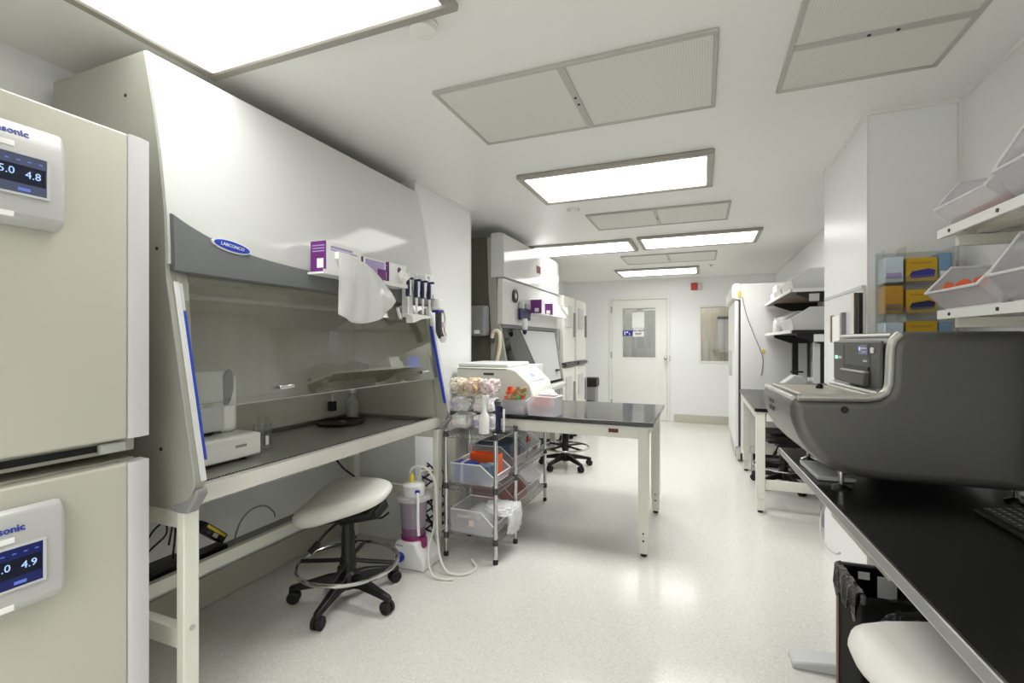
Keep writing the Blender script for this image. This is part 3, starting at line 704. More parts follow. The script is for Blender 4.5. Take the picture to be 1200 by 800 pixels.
# --- on the stand shelf
t = thing('power_strip', 'black and yellow power strip tilted on the shelf under the near cabinet', 'power strip', (-2.04, 1.4, .3505))
mt = Matrix.Translation((-2.06, 1.50, .445)) @ Matrix.Rotation(math.radians(-40), 4, 'X') @ Matrix.Rotation(.2, 4, 'Z')
part('casing', B(-.025, .025, -.085, .085, -.022, .022).xf(mt), BLACK, t, .006)
part('yellow_strip', B(.0255, .0275, -.07, .07, .004, .016).xf(mt), YELP, t)
for k in range(3): part('plug', B(.0255, .03, -.06+.05*k, -.03+.05*k, -.016, 0).xf(mt), LGREY if k == 1 else DGREY, t)
part('base_block', B(-2.10, -2.03, 1.43, 1.56, .3505, .372), BLACK, t)
t = thing('floor_cord', 'thin grey cable looping up from the shelf under the near cabinet', 'cable', (-2.04, 1.4, .3505))
part('cord', M().hose([(-2.04, 1.60, .354), (-2.05, 1.62, .40), (-2.06, 1.66, .45), (-2.06, 1.72, .48), (-2.06, 1.79, .47), (-2.05, 1.83, .43), (-2.05, 1.84, .40)], .004, 6), MGREY, t)
t = thing('black_power_box', 'flat black box with cords at the left end of the cabinet stand shelf', 'power box', (-2.04, 1.4, .3505))
part('casing', B(-2.09, -1.98, 1.10, 1.36, .3505, .405), BLACK, t, .006)
part('cord', M().hose([(-2.02, 1.20, .405), (-2.03, 1.20, .47), (-2.03, 1.23, .54), (-2.03, 1.28, .57), (-2.02, 1.28, .52), (-2.02, 1.21, .47), (-2.02, 1.22, .405)], .004, 6), BLACK, t)
part('cord', M().hose([(-2.04, 1.32, .405), (-2.04, 1.33, .5), (-2.06, 1.34, .56), (-2.08, 1.33, .45)], .004, 6), BLACK, t)
t = thing('power_cable', 'black power cord hanging below the near cabinet beside the stool', 'cable', (-2.0, 2.2, .3))
part('cord', M().hose([(-2.0, 2.12, .762), (-1.98, 2.14, .70), (-1.93, 2.2, .58), (-1.88, 2.26, .5), (-1.84, 2.28, .38), (-1.8, 2.28, .30), (-1.72, 2.27, .29), (-1.66, 2.27, .33)], .006, 8), BLACK, t)

# ------------------------------------------------------------------ stools
def seat_mesh(a, b, h, n=36, taper=.10):
    m = M(); vs = []; fs = []
    prof = [(.35, -.5), (.82, -.48), (.95, -.36), (1.0, -.1), (.985, .15), (.9, .36), (.7, .46), (.4, .47), (.12, .45)]
    for r, z in prof:
        for j in range(n):
            t_ = 2*PI*j/n; c, s = math.cos(t_), math.sin(t_)
            e = .52
            x = a*r*math.copysign(abs(c)**e, c); y = b*r*math.copysign(abs(s)**e, s)
            y *= 1-taper*(x/a)
            zz = z*h*(1-1.3*(taper-.1)*x/a)+.018*(abs(y)/b)**2*r
            vs.append((x, y, zz))
    k = len(prof)
    fs = [(i*n+j, i*n+(j+1) % n, (i+1)*n+(j+1) % n, (i+1)*n+j) for i in range(k-1) for j in range(n)]+[tuple(range(n-1, -1, -1)), tuple((k-1)*n+j for j in range(n))]
    return m.add(vs, fs)
def stool(loc, rz, label, tilt=(0, 0), seat_z=.49, yaw=0., seatmat=SEATM, ring_z=.19, dims=(.235, .19, .085), taper=.1):
    t = thing('lab_stool', label, 'stool', loc, rz)
    for k in range(5):
        a = math.radians(-79+72*k); R = Matrix.Rotation(a, 4, 'Z')
        m = M(); secs = [(.03, .075, .135, .03), (.10, .085, .13, .026), (.20, .072, .105, .02), (.272, .062, .088, .017), (.283, .055, .082, .014)]
        vs = []
        for x, z0, z1, hw in secs: vs += [(x, -hw, z0), (x, hw, z0), (x, hw*.7, z1), (x, -hw*.7, z1)]
        fs = [(i*4+j, (i+1)*4+j, (i+1)*4+(j+1) % 4, i*4+(j+1) % 4) for i in range(4) for j in range(4)]+[(0, 1, 2, 3), (19, 18, 17, 16)]
        lg = part('base_leg', m.add(vs, fs).xf(R), BLACK, t, .004, local=True)
        c = M().lathe([(.008, -.024), (.024, -.026), (.031, -.021), (.031, -.006), (.022, -.003), (.022, .003), (.031, .006), (.031, .021), (.024, .026), (.008, .024)], (.262, 0, .0312), 16, 'y')
        c.cyl((.272, 0, .04), (.272, 0, .068), .009, n=8)
        part('caster', c.xf(R), BLACKR, lg, local=True)
    part('hub', M().lathe([(.05, .07), (.055, .09), (.05, .14), (.034, .155)], (0, 0, 0), 20), BLACK, t, local=True)
    part('gas_column', M().lathe([(.033, .15), (.033, .34), (.03, .345), (.03, seat_z-.075)], (0, 0, 0), 18), BLACK, t, local=True)
    rg = part('foot_ring', M().tube([(.245*math.cos(2*PI*i/40), .245*math.sin(2*PI*i/40), ring_z) for i in range(40)], .0105, 10, True), CHROME, t, local=True)
    part('ring_clamp', M().lathe([(.04, ring_z-.02), (.042, ring_z+.01), (.036, ring_z+.035)], (0, 0, 0), 16), BLACK, t, local=True)
    for k in range(4):
        a = math.radians(20+90*k); c, s = math.cos(a), math.sin(a)
        part('spoke', M().tube([(.03*c, .03*s, ring_z+.01), (.14*c, .14*s, ring_z+.004), (.24*c, .24*s, ring_z)], .011, 8), BLACK, t, local=True)
    TM = Matrix.Translation((0, 0, seat_z)) @ Matrix.Rotation(math.radians(tilt[0]), 4, 'X') @ Matrix.Rotation(math.radians(tilt[1]), 4, 'Y') @ Matrix.Rotation(math.radians(yaw), 4, 'Z')
    part('seat', seat_mesh(*dims, taper=taper).xf(TM), seatmat, t, local=True, angle=70)
    part('seat_pan', B(-.16, .16, -.11, .11, -dims[2]*.5-.014, -dims[2]*.5+.004).xf(TM), BLACK, t, .004, local=True)
    part('mechanism', M().box(-.06, .17, -.06, .06, -dims[2]*.5-.06, -dims[2]*.5-.012).xf(TM), BLACK, t, .008, local=True)
    lv = part('lever', M().tube([(-.06, -.04, -.085), (-.10, -.12, -.10), (-.13, -.17, -.125)], .007, 8).xf(TM), BLACK, t, local=True)
    part('lever_grip', M().tube([(-.12, -.155, -.118), (-.15, -.20, -.14)], .014, 10).xf(TM), BLACKR, lv, local=True)
    return t
stool((-1.665, 1.94, 0), 0, 'light grey saddle stool with a chrome foot ring under the near cabinet', tilt=(15, -12), seat_z=.505, yaw=10, dims=(.232, .165, .09), taper=.36)
stool((.56, 1.25, 0), math.radians(42), 'light grey stool tucked under the black bench at lower right', tilt=(4, 3), seat_z=.585, yaw=-10, dims=(.22, .2, .09))
stool((.68, 4.90, 0), math.radians(12), 'stool with a black seat under the rear bench', seat_z=.46, seatmat=BLACK, dims=(.2, .19, .08))
stool((-1.33, 4.85, 0), math.radians(40), 'black seated stool in front of the far safety cabinet', seat_z=.47, seatmat=BLACK, dims=(.2, .19, .07), ring_z=.21)

# ------------------------------------------------------------------ aspirator on the floor
ax, ay = -1.565, 2.40
t = thing('aspirator', 'white aspirator pump with a pinkish bottle on the floor by the cabinet leg', 'aspirator', (ax, ay, 0))
bs = part('base', M().prism([(ax-.10, 0), (ax+.11, 0), (ax+.11, .055), (ax+.06, .125), (ax+.055, .155), (ax-.085, .155), (ax-.095, .1)], 'y', ay-.085, ay+.10), WHITE, t, .014, 3)
part('blue_knob', M().lathe([(.026, -.018), (.028, -.004), (.02, 0)], (ax-.045, ay-.085, .07), 18, 'y'), BLUE, bs)
part('print_mark', B(ax-.075, ax-.03, ay-.0862, ay-.085, .128, .136), LILAC, bs)
part('bottle', M().lathe([(.062, .157), (.066, .165), (.070, .225)], (ax-.015, ay, 0), 28), BOTTLEP2, t)
part('bottle_top', M().lathe([(.070, .2252), (.080, .375), (.083, .38)], (ax-.015, ay, 0), 28), BOTTLEP, t)
part('magenta_holder', M().lathe([(.068, .15), (.072, .153), (.072, .172), (.068, .172)], (ax-.015, ay, 0), 28).box(ax+.05, ax+.078, ay-.03, ay+.0, .115, .172), MAGENTA, t)
part('collar', M().lathe([(.095, .38), (.1, .385), (.1, .40), (.09, .405)], (ax-.015, ay, 0), 28), MILKY, t)
cp = part('cap', M().lathe([(.065, .405), (.068, .41), (.066, .465), (.055, .475), (.03, .48)], (ax-.015, ay, 0), 24), WHITE, t)
part('yellow_port', M().lathe([(.012, .478), (.014, .5), (.008, .53)], (ax-.02, ay-.01, 0), 12), YELP, cp)
part('blue_button', B(ax+.035, ax+.058, ay-.06, ay-.045, .43, .45), BLUE, cp)
hn = part('hand_operator', M().hose([(ax+.055, ay-.065, .44), (ax+.06, ay-.07, .38), (ax+.062, ay-.075, .31), (ax+.065, ay-.07, .2)], .009, 8), WHITE, t)
part('hose', M().hose([(ax-.03, ay+.02, .478), (ax-.04, ay+.0, .53), (ax-.01, ay+.01, .565), (ax+.05, ay+.03, .56), (ax+.09, ay+.05, .5), (ax+.1, ay+.06, .42), (ax+.105, ay+.06, .3), (ax+.13, ay+.03, .16), (ax+.18, ay-.02, .06), (ax+.25, ay-.05, .012), (ax+.34, ay-.02, .008), (ax+.36, ay+.07, .008), (ax+.30, ay+.13, .02)], .0075, 8), HOSE, t)
part('hose', M().hose([(ax+.0, ay+.04, .478), (ax+.01, ay+.03, .53), (ax+.05, ay+.05, .54), (ax+.08, ay+.07, .48), (ax+.088, ay+.08, .36), (ax+.09, ay+.06, .22), (ax+.10, ay-.02, .11), (ax+.16, ay-.10, .03), (ax+.22, ay-.12, .009), (ax+.30, ay-.10, .008)], .0065, 8), HOSE, t)
t = thing('cable_bundle', 'dark tangle of cords behind the aspirator and cabinet leg', 'cable', (-1.6, 2.7, 0))
m = M()
for k in range(7):
    rd = random.Random(k); pts = []
    for i in range(9): pts.append((-1.70+.07*math.sin(i*1.3+k)+.012*k, 2.75+.05*math.cos(i*1.7+k*2), .01+.06*i+.02*math.sin(k+i)))
    m.hose(pts, .006, 6)
part('cords', m, BLACK, t, kind='stuff')

# ------------------------------------------------------------------ wire racks
def wire_rack(x0, x1, y0, y1, zs, h, label, tops):
    t = thing('wire_rack', label, 'rack', ((x0+x1)/2, (y0+y1)/2, 0))
    for (x, y) in ((x0, y0), (x1, y0), (x0, y1), (x1, y1)):
        p = part('post', M().cyl((x, y, .03), (x, y, h), .0125, n=12), CHROME, t)
        part('foot', M().lathe([(.016, 0), (.016, .02), (.008, .032)], (x, y, 0), 10), BLACK, p)
        for z in zs: part('shelf_collar', M().lathe([(.017, z-.03), (.0155, z+.005)], (x, y, 0), 12), DGREY, p)
    for z in zs:
        m = M()
        for dz in (0, -.03):
            m.tube([(x0, y0, z+dz-.004), (x1, y0, z+dz-.004), (x1, y1, z+dz-.004), (x0, y1, z+dz-.004)], .003, 6, True)
        n = max(3, int((y1-y0)/.025))
        for i in range(1, n): m.cyl((x0, y0+(y1-y0)*i/n, z-.0025), (x1, y0+(y1-y0)*i/n, z-.0025), .0022, n=5)
        for i in (1, 2): m.cyl((x0+(x1-x0)*i/3, y0, z-.006), (x0+(x1-x0)*i/3, y1, z-.006), .003, n=6)
        for (xa, ya, xb_, yb_, k) in ((x0, y0, x1, y0, 10), (x1, y0, x1, y1, 12), (x0, y1, x1, y1, 10), (x0, y0, x0, y1, 12)):
            m.tube([(xa+(xb_-xa)*i/(2*k), ya+(yb_-ya)*i/(2*k), z-.004-(.03 if i % 2 else 0)) for i in range(2*k+1)], .0022, 5)
        part('wire_shelf', m, WIREM, t, kind='stuff')
    return t
wire_rack(-1.455, -1.125, 2.565, 2.885, (.14, .44, .755), .766, 'chrome wire rack beside the aspirator, bagged gloves on top', None)
wire_rack(-1.565, -1.20, 3.08, 3.745, (.14, .42), .69, 'second chrome wire rack, standing under the black topped table', None)

def hopper(name, label, cat, loc, rz, w, d, h, group=None, mt=None, lip=.45, slope=.3, under=.015):
    """clear stacking bin; local: opens to -x, depth along +x, width along y, z up from 0"""
    t = thing(name, label, cat, loc, rz, group); mt = mt or CLEAR; k = .003
    side = [(under, 0), (d, 0), (d, h), (slope*d, h), (0, h*lip)]
    m = M().prism(side, 'y', 0, k).prism(side, 'y', w-k, w)
    m.box(d-k, d, k, w-k, 0, h).box(under, d-k, k, w-k, 0, k)
    m.prism([(under, k), (under+k, k), (k, h*lip), (0, h*lip)], 'y', k, w-k)
    part('shell', m, mt, t, local=True)
    r = M()
    for y in (.0015, w-.0015): r.tube([(d, y, h), (slope*d, y, h), (0, y, h*lip)], .004, 6)
    r.tube([(0, .001, h*lip), (0, w-.001, h*lip)], .004, 6).tube([(d, .001, h), (d, w-.001, h)], .004, 6)
    r.tube([(under, .002, .003), (under, w-.002, .003)], .0025, 6)
    part('rim', r, RIMM, t, local=True)
    return t
def hopper_x(name, label, cat, x0, y0, z, w, d, h, **k):
    # opens towards +x: rotate half a turn about z; the corner (x0,y0) is the far left of the footprint
    return hopper(name, label, cat, (x0+d, y0+w, z), PI, w, d, h, **k)
# rack A bins
b = hopper_x('storage_bin', 'clear bin with blue and orange packs on the middle shelf of the first rack', 'bin', -1.435, 2.587, .4415, .276, .285, .12)
def inb(b, nm, m, mt_): return part(nm, m, mt_, b)
t = thing('blue_pack', 'bright blue folded pack lying in the middle shelf bin', 'pack', (-1.36, 2.64, .446))
part('wrapper', B(-1.42, -1.29, 2.60, 2.69, .4456, .565), BLUE, t, .012); part('white_band', B(-1.372, -1.355, 2.599, 2.691, .445, .567), PAPER, t)
t = thing('grey_pack', 'slate grey pack beside the blue pack in the middle shelf bin', 'pack', (-1.2, 2.66, .446))
part('wrapper', B(-1.28, -1.20, 2.61, 2.70, .4456, .555), SLATE, t, .012)
t = thing('teal_pack', 'small teal vial rack at the front of the middle shelf bin', 'pack', (-1.2, 2.73, .446))
part('wrapper', B(-1.265, -1.20, 2.715, 2.76, .4456, .54), TEAL, t, .006)
t = thing('orange_tray', 'orange open tray behind the blue pack on the first rack', 'tray', (-1.25, 2.82, .446))
part('tray_body', M().box(-1.40, -1.20, 2.778, 2.848, .4456, .452).box(-1.40, -1.20, 2.778, 2.783, .452, .585).box(-1.40, -1.20, 2.843, 2.848, .452, .585).box(-1.205, -1.20, 2.783, 2.843, .452, .585).box(-1.40, -1.395, 2.783, 2.843, .452, .585), ORANGE, t)
b2 = hopper_x('storage_bin', 'clear bin with white wrapping on the bottom shelf of the first rack', 'bin', -1.435, 2.587, .1415, .276, .285, .14)
part('orange_mark', B(-1.31, -1.275, 2.5838, 2.585, .19, .225), PINK, b2); part('label', B(-1.39, -1.23, 2.5838, 2.585, .235, .255), MILKY, b2)
t = thing('white_wrap', 'crumpled white plastic wrapping spilling out of the bottom bin', 'wrapping', (-1.2, 2.72, .146))
part('film', M().crumple((-1.275, 2.73, .215), 1, (.085, .115, .065), 11, .2), FILM, t, angle=60)
part('film_tail', M().crumple((-1.165, 2.74, .275), 1, (.10, .10, .028), 12, .3), FILM, t, angle=60)
part('film_tail', M().crumple((-1.075, 2.75, .215), 1, (.022, .10, .085), 13, .35), FILM, t, angle=60)
# on top of rack A
ZT = .758
for lb, x_, z_, rx, rz_, kind_, sd in (('bag of white gloves at the lower left on top of the rack', -1.405, ZT+.052, .074, .05, 0, 21),
        ('bag of white gloves at the lower right on the rack, behind the spray bottle', -1.248, ZT+.052, .074, .05, 1, 22),
        ('bag of white gloves in the second layer, left side of the pile', -1.405, ZT+.158, .074, .051, 1, 23),
        ('bag of white gloves in the second layer, right side of the pile', -1.248, ZT+.158, .074, .051, 0, 24)):
    t = thing('glove_bag', lb, 'bag', (x_, 2.70, z_-rz_), group='bagged gloves on the wire rack')
    part('gloves', M().crumple((x_, 2.695, z_), .85, (rx, .09, rz_), sd+5, .55), PAPER, t, angle=60)
    part('film', M().crumple((x_, 2.70, z_), .92, (rx, .10, rz_), sd, .22), CLEAR if kind_ else FILM, t, angle=60)
    part('print', B(x_-.03, x_+.005, 2.602, 2.604, z_-.012, z_+.01), LILAC if kind_ else PINK, t)
for lb, x_, w_, mt_, sd in (('bag of ivory gloves at the top left of the pile', -1.428, .049, IVORY, 31), ('bag of tan gloves in the top middle of the pile', -1.325, .049, TAN, 32),
                              ('bag of pinkish gloves at the top right of the pile', -1.222, .049, PINK, 33)):
    z_ = ZT+.268
    t = thing('glove_bag', lb, 'bag', (x_, 2.70, z_-.053), group='bagged gloves on the wire rack')
    part('gloves', M().crumple((x_, 2.695, z_), .9, (w_, .09, .054), sd, .6), mt_, t, angle=60)
    part('film', M().crumple((x_, 2.70, z_), .94, (w_, .10, .054), sd+9, .2), CLEAR, t, angle=60)
sx, sy = -1.205, 2.580
t = thing('spray_bottle', 'white plastic spray bottle at the front corner of the rack top', 'bottle', (sx, sy, .757))
part('bottle_body', M().lathe([(.028, .757), (.033, .76), (.033, .845), (.025, .87), (.014, .89), (.013, .93)], (sx, sy, 0), 20), WHITE, t)
part('spray_head', M().lathe([(.015, .93), (.016, .955), (.012, .965)], (sx, sy, 0), 14).box(sx-.012, sx+.03, sy-.009, sy+.009, .96, .985), WHITE, t, .003)
part('trigger', M().tube([(sx+.022, sy, .96), (sx+.03, sy, .945), (sx+.026, sy, .925)], .004, 6), WHITE, t)
t = thing('pipette_aid', 'small navy and clear pipette filler standing by the spray bottle', 'pipette filler', (-1.125, 2.62, .757))
part('stand_base', B(-1.165, -1.07, 2.60, 2.66, .7572, .768), BLACK, t, .003)
part('grip', M().hose([(-1.135, 2.63, .768), (-1.136, 2.63, .85), (-1.14, 2.63, .92)], .017, 10), NAVY, t)
part('bulb', M().lathe([(.006, .91), (.02, .925), (.021, .945), (.01, .96)], (-1.14, 2.63, 0), 14), DGREY, t)
part('white_tube', M().cyl((-1.10, 2.63, .768), (-1.10, 2.63, .90), .007, n=10), WHITE, t)
# rack B contents
b = hopper_x('storage_bin', 'clear bin with a slate lid on the upper shelf of the rack under the table', 'bin', -1.545, 3.10, .4215, .295, .32, .14)
t = thing('slate_case', 'slate blue case lying in the bin under the table', 'case', (-1.4, 3.2, .425))
part('case_body', B(-1.53, -1.27, 3.14, 3.37, .4255, .58), SLATE, t, .02)
b = hopper_x('storage_bin', 'clear bin with a dark red label, rear of the rack under the table', 'bin', -1.545, 3.425, .4215, .295, .32, .15)
part('red_label', B(-1.2245, -1.2235, 3.53, 3.60, .455, .49), DKRED, b)
t = thing('white_bag', 'white plastic bag with red print stuffed in the rear bin', 'bag', (-1.37, 3.6, .427))
part('film', M().crumple((-1.385, 3.57, .53), 1, (.115, .10, .10), 51, .2), MILKY, t, angle=80)
part('red_print', B(-1.285, -1.268, 3.52, 3.58, .52, .56), RED, t)
b = hopper_x('storage_bin', 'pinkish bin of red contents at the lower front of the rack under the table', 'bin', -1.545, 3.10, .1415, .295, .32, .16, mt=CLEARP)
b = hopper_x('storage_bin', 'clear empty looking bin at the lower rear of the rack under the table', 'bin', -1.545, 3.425, .1415, .295, .32, .16)
t = thing('red_bag', 'bundle of pinkish wrapped parts in the lower front bin', 'bag', (-1.4, 3.25, .147))
part('film', M().crumple((-1.40, 3.25, .215), 1, (.10, .10, .068), 52, .25), CLEARP, t, angle=80)

# ------------------------------------------------------------------ table in the middle
tb = thing('lab_table', 'cream framed lab table with a black top jutting into the aisle', 'table', (-.98, 3.4, 0))
TX0, TX1, TY0, TY1, TZ = -1.70, -.27, 2.95, 3.85, .82
part('tabletop', B(TX0, TX1, TY0, TY1, TZ-.028, TZ), GLOSSTOP, tb, .005)
part('front_apron', B(TX0+.09, TX1-.09, TY0+.02, TY0+.055, TZ-.105, TZ-.03), CREAM, tb, .003)
part('rear_apron', B(TX0+.09, TX1-.09, TY1-.055, TY1-.02, TZ-.105, TZ-.03), CREAM, tb, .003)
part('side_apron', B(TX1-.075, TX1-.04, TY0+.085, TY1-.085, TZ-.105, TZ-.03), CREAM, tb, .003)
part('side_apron', B(TX0+.04, TX0+.075, TY0+.085, TY1-.085, TZ-.105, TZ-.03), CREAM, tb, .003)
part('maker_plate', B(-.54, -.48, TY0+.017, TY0+.02, TZ-.075, TZ-.052), DKRED, tb)
for x0 in (TX1-.092, TX0+.03):
    for y0 in (TY0+.02, TY1-.082):
        if x0 < -1 and y0 < 3: y0 += 0
        lg = part('leg', B(x0, x0+.062, y0, y0+.062, .13, TZ-.03), CREAM, tb, .004)
        part('leg_insert', B(x0+.005, x0+.057, y0+.005, y0+.057, .02, .135), CREAM, lg, .003)
        part('foot', M().lathe([(.018, 0), (.02, .012), (.012, .022)], (x0+.031, y0+.031, 0), 12), BLACK, lg)
        for k in range(2): part('adjustment_hole', M().cyl((x0+.031, y0+.0045, .145-.045*k+.0), (x0+.031, y0-.0008, .145-.045*k), .006, n=8), BLACK, lg)
# centrifuge
cx0, cx1, cy0, cy1 = -1.68, -1.075, 3.115, 3.58
t = thing('centrifuge', 'cream benchtop centrifuge with a sloped display on the black table', 'centrifuge', (-1.37, 3.3, TZ))
for xx in (cx0+.06, cx1-.06):
    for yy in (cy0+.06, cy1-.06): part('foot', M().cyl((xx, yy, TZ+.0005), (xx, yy, TZ+.022), .02), BLACK, t)
body = part('housing', M().prism([(cx0, TZ+.02), (cx1-.02, TZ+.02), (cx1-.005, TZ+.10), (cx1-.03, TZ+.19), (cx1-.135, TZ+.285), (cx1-.19, TZ+.30), (cx0, TZ+.30)], 'y', cy0, cy1), CREAM, t, .012, 3)
part('lid', B(cx0+.01, cx1-.20, cy0+.01, cy1-.01, TZ+.302, TZ+.33), WHITE, t, .01, 3)
part('lid_seam', B(cx0+.015, cx1-.21, cy0-.001, cy0+.012, TZ+.285, TZ+.292), MGREY, t)
part('vent_slots', B(-1.46, -1.38, cy0-.0015, cy0+.004, TZ+.245, TZ+.262), DGREY, t)
dm = Matrix.Translation((cx1-.083, 0, TZ+.238)) @ Matrix.Rotation(math.radians(42.2), 4, 'Y')
dp = part('display_panel', B(-.055, .055, cy0+.06, cy1-.1, .001, .008).xf(dm), WHITE, t, .003)
part('screen', B(-.035, .035, cy0+.10, cy1-.2, .008, .0095).xf(dm), PALEB, dp)
part('readout', B(-.015, .02, cy0+.13, cy1-.26, .0095, .0105).xf(dm), MIDB, dp)
# things on the table
def tube_rack():
    t = thing('tube_rack', 'clear rack of orange, green and brown capped tubes in front of the centrifuge', 'rack', (-1.15, 3.05, TZ))
    x0, x1, y0, y1 = -1.25, -1.095, 2.965, 3.055
    m = M().box(x0, x1, y0, y1, TZ+.0005, TZ+.006)
    for b in ((x0, x0+.003, y0, y1), (x1-.003, x1, y0, y1), (x0+.003, x1-.003, y0, y0+.003), (x0+.003, x1-.003, y1-.003, y1)): m.box(*b, TZ+.006, TZ+.097)
    part('tub', m, CLEAR, t)
    rd = random.Random(5); mats_ = [ORANGE, GREEN, OLIVE, RED, OLIVE, ORANGE, OLIVE]
    i = 0
    for a in range(6):
        for b in range(3):
            x_, y_ = x0+.018+.0238*a, y0+.018+.026*b; z_ = TZ+.05+.026*b+rd.uniform(0, .025)
            tt = part('capped_tube', M().cyl((x_, y_, TZ+.007), (x_, y_, z_+.03), .0075, n=8), CLEAR, t)
            part('cap', M().cyl((x_, y_, z_+.03), (x_+rd.uniform(-.004, .004), y_, z_+.055), .0125, n=8), mats_[(i*5+a) % 7], tt); i += 1
tube_rack()
b = hopper('tube_bin', 'clear bin of orange capped tubes at the table edge', 'bin', (-1.078, 2.958, TZ+.0006), math.radians(-5), .14, .20, .125, lip=.75, slope=.2)
rd = random.Random(9)
for k, pos in enumerate(('front left', 'front middle', 'front right', 'rear left', 'rear middle', 'rear right')):
    x_, y_ = -1.04+.042*(k % 3), 2.982+.05*(k//3)
    tt = thing('orange_vial', 'orange capped vial lying %s in the clear bin at the table edge' % pos, 'vial', (x_, y_, TZ+.0045), group='orange vials in the table bin')
    part('tube', M().cyl((x_, y_, TZ+.005), (x_+.006, y_+.003, TZ+.06+.025*(k//3)), .011, n=10), CLEARP, tt)
    part('cap', M().cyl((x_+.006, y_+.003, TZ+.06+.025*(k//3)), (x_+.008, y_+.004, TZ+.085+.025*(k//3)), .0175, n=12), ORANGE if k % 4 else RED, tt)
t = thing('white_tissue', 'crumpled white tissue behind the tube rack', 'tissue', (-1.0, 3.2, TZ))
part('tissue_sheet', M().crumple((-1.0, 3.20, TZ+.072), 1, (.055, .06, .07), 61, .5), PAPER, t, angle=80)
t = thing('white_carton', 'white carton standing behind the centrifuge display', 'box', (-1.3, 3.7, TZ))
part('carton', B(-1.36, -1.235, 3.62, 3.80, TZ+.0005, TZ+.30), PAPER, t, .004)

# ------------------------------------------------------------------ far safety cabinet (drawn at 1/1.08 size, then enlarged to its true place)
XF = Matrix.Translation((0, 0, 1.3)) @ Matrix.Scale(1.08, 4) @ Matrix.Translation((0, 0, -1.3))
FY0, FY1 = 3.60, 5.20
fb = thing('biosafety_cabinet', 'second white safety cabinet in the alcove beyond the wall pier', 'safety cabinet', (-1.85, 4.4, 0))
sp = [(-2.2, .78), (-1.50, .78), (-1.44, .83), (-1.44, .88), (-1.53, 1.42), (-1.54, 1.83), (-1.60, 2.17), (-2.2, 2.17)]
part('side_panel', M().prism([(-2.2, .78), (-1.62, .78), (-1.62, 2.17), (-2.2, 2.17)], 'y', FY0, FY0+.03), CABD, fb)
part('side_trim', M().prism([(-1.62, .78), (-1.50, .78), (-1.44, .83), (-1.44, .88), (-1.535, 1.42), (-1.575, 1.86), (-1.60, 2.17), (-1.655, 2.17), (-1.64, 1.7), (-1.62, 1.42)], 'y', FY0-.002, FY0+.03), CABS, fb)
part('side_panel', M().prism(sp, 'y', FY1-.03, FY1), CABS, fb)
part('upper_panel', M().prism([(-1.52, 1.835), (-1.50, 1.835), (-1.505, 2.19), (-1.54, 2.20), (-1.62, 2.20), (-1.62, 1.835)], 'y', FY0-.004, FY1), CABW, fb, .004)
part('lower_panel', M().prism([(-1.56, 1.45), (-1.515, 1.45), (-1.51, 1.822), (-1.56, 1.822)], 'y', FY0-.004, FY1+.08), CABW, fb, .004)
part('panel_seam', B(-1.56, -1.515, FY0, FY1+.06, 1.822, 1.835), MGREY, fb)
part('red_badge', B(-1.503, -1.500, 4.42, 4.54, 1.98, 2.05), DKRED, fb)
part('visor_band', B(-1.56, -1.525, FY0+.02, FY1, 1.42, 1.45), VISOR, fb)
part('body_shell', B(-2.19, -2.16, FY0+.03, FY1-.03, .80, 2.17), CABS, fb)
part('inner_back_wall', B(-2.0, -1.98, FY0+.03, FY1-.03, .85, 1.5), STEELD, fb)
part('work_surface', B(-1.98, -1.46, FY0+.03, FY1-.03, .82, .85), STEEL, fb)
def X2(z): return -1.455-(z-.9)*.075/.52
def fsash(ya0, ya1, yb0, yb1, z0, z1, d0, d1):
    m = M(); vs = [(X2(z0)+d0, ya0, z0), (X2(z0)+d1, ya0, z0), (X2(z0)+d1, yb0, z0), (X2(z0)+d0, yb0, z0), (X2(z1)+d0, ya1, z1), (X2(z1)+d1, ya1, z1), (X2(z1)+d1, yb1, z1), (X2(z1)+d0, yb1, z1)]
    return m.add(vs, [(0, 1, 2, 3), (7, 6, 5, 4), (0, 4, 5, 1), (1, 5, 6, 2), (2, 6, 7, 3), (3, 7, 4, 0)])
sg = part('sash_glass', fsash(FY0+.04, FY0+.04, FY1-.06, FY1-.06, .90, 1.42, -.008, -.004), SASH2, fb)
part('sash_reflection', fsash(4.50, 4.05, FY1-.07, FY1-.07, .90, 1.41, -.003, .0), LGREY, fb, label='light grey sheet painting a reflection on the sash')  # opaque sheet stands in for a bright reflection on the glass
part('sash_rail', fsash(FY1-.075, FY1-.075, FY1-.035, FY1-.035, .90, 1.42, -.01, .01), MGREY, fb)
part('sash_handle', fsash(4.95, 4.95, 5.03, 5.03, .99, 1.01, .0, .03), DGREY, fb)
part('arm_rest', M().prism([(-1.52, .79), (-1.43, .80), (-1.42, .84), (-1.45, .87), (-1.52, .87)], 'y', FY0+.03, FY1), CABW, fb, .006)
for y0 in (FY0+.02, FY1-.09):
    for x0 in (-1.58, -2.15):
        lg = part('stand_leg', B(x0, x0+.06, y0, y0+.06, .116, .78), CABS, fb, .003)
        part('foot', M().cyl((x0+.03, y0+.03, .0967), (x0+.03, y0+.03, .118), .025), BLACK, lg)
part('stand_rail', B(-2.1, -1.55, FY0+.03, FY0+.07, .2, .26), CABS, fb)
part('bottom_pan', B(-2.15, -1.5, FY0+.03, FY1-.03, .78, .82), CABS, fb)
t = thing('wall_box', 'grey rounded box mounted on the dark side of the far cabinet', 'box', (-1.69, 3.57, 1.35))
part('cover', B(-1.765, -1.63, 3.50, 3.599, 1.35, 1.60), MGREY, t, .02, 3); part('white_label', B(-1.725, -1.675, 3.499, 3.5, 1.37, 1.40), PAPER, t)
t = thing('hanging_hose', 'cream coiled hose hooked on the front edge of the far cabinet', 'hose', (-1.53, 3.57, 1.2))
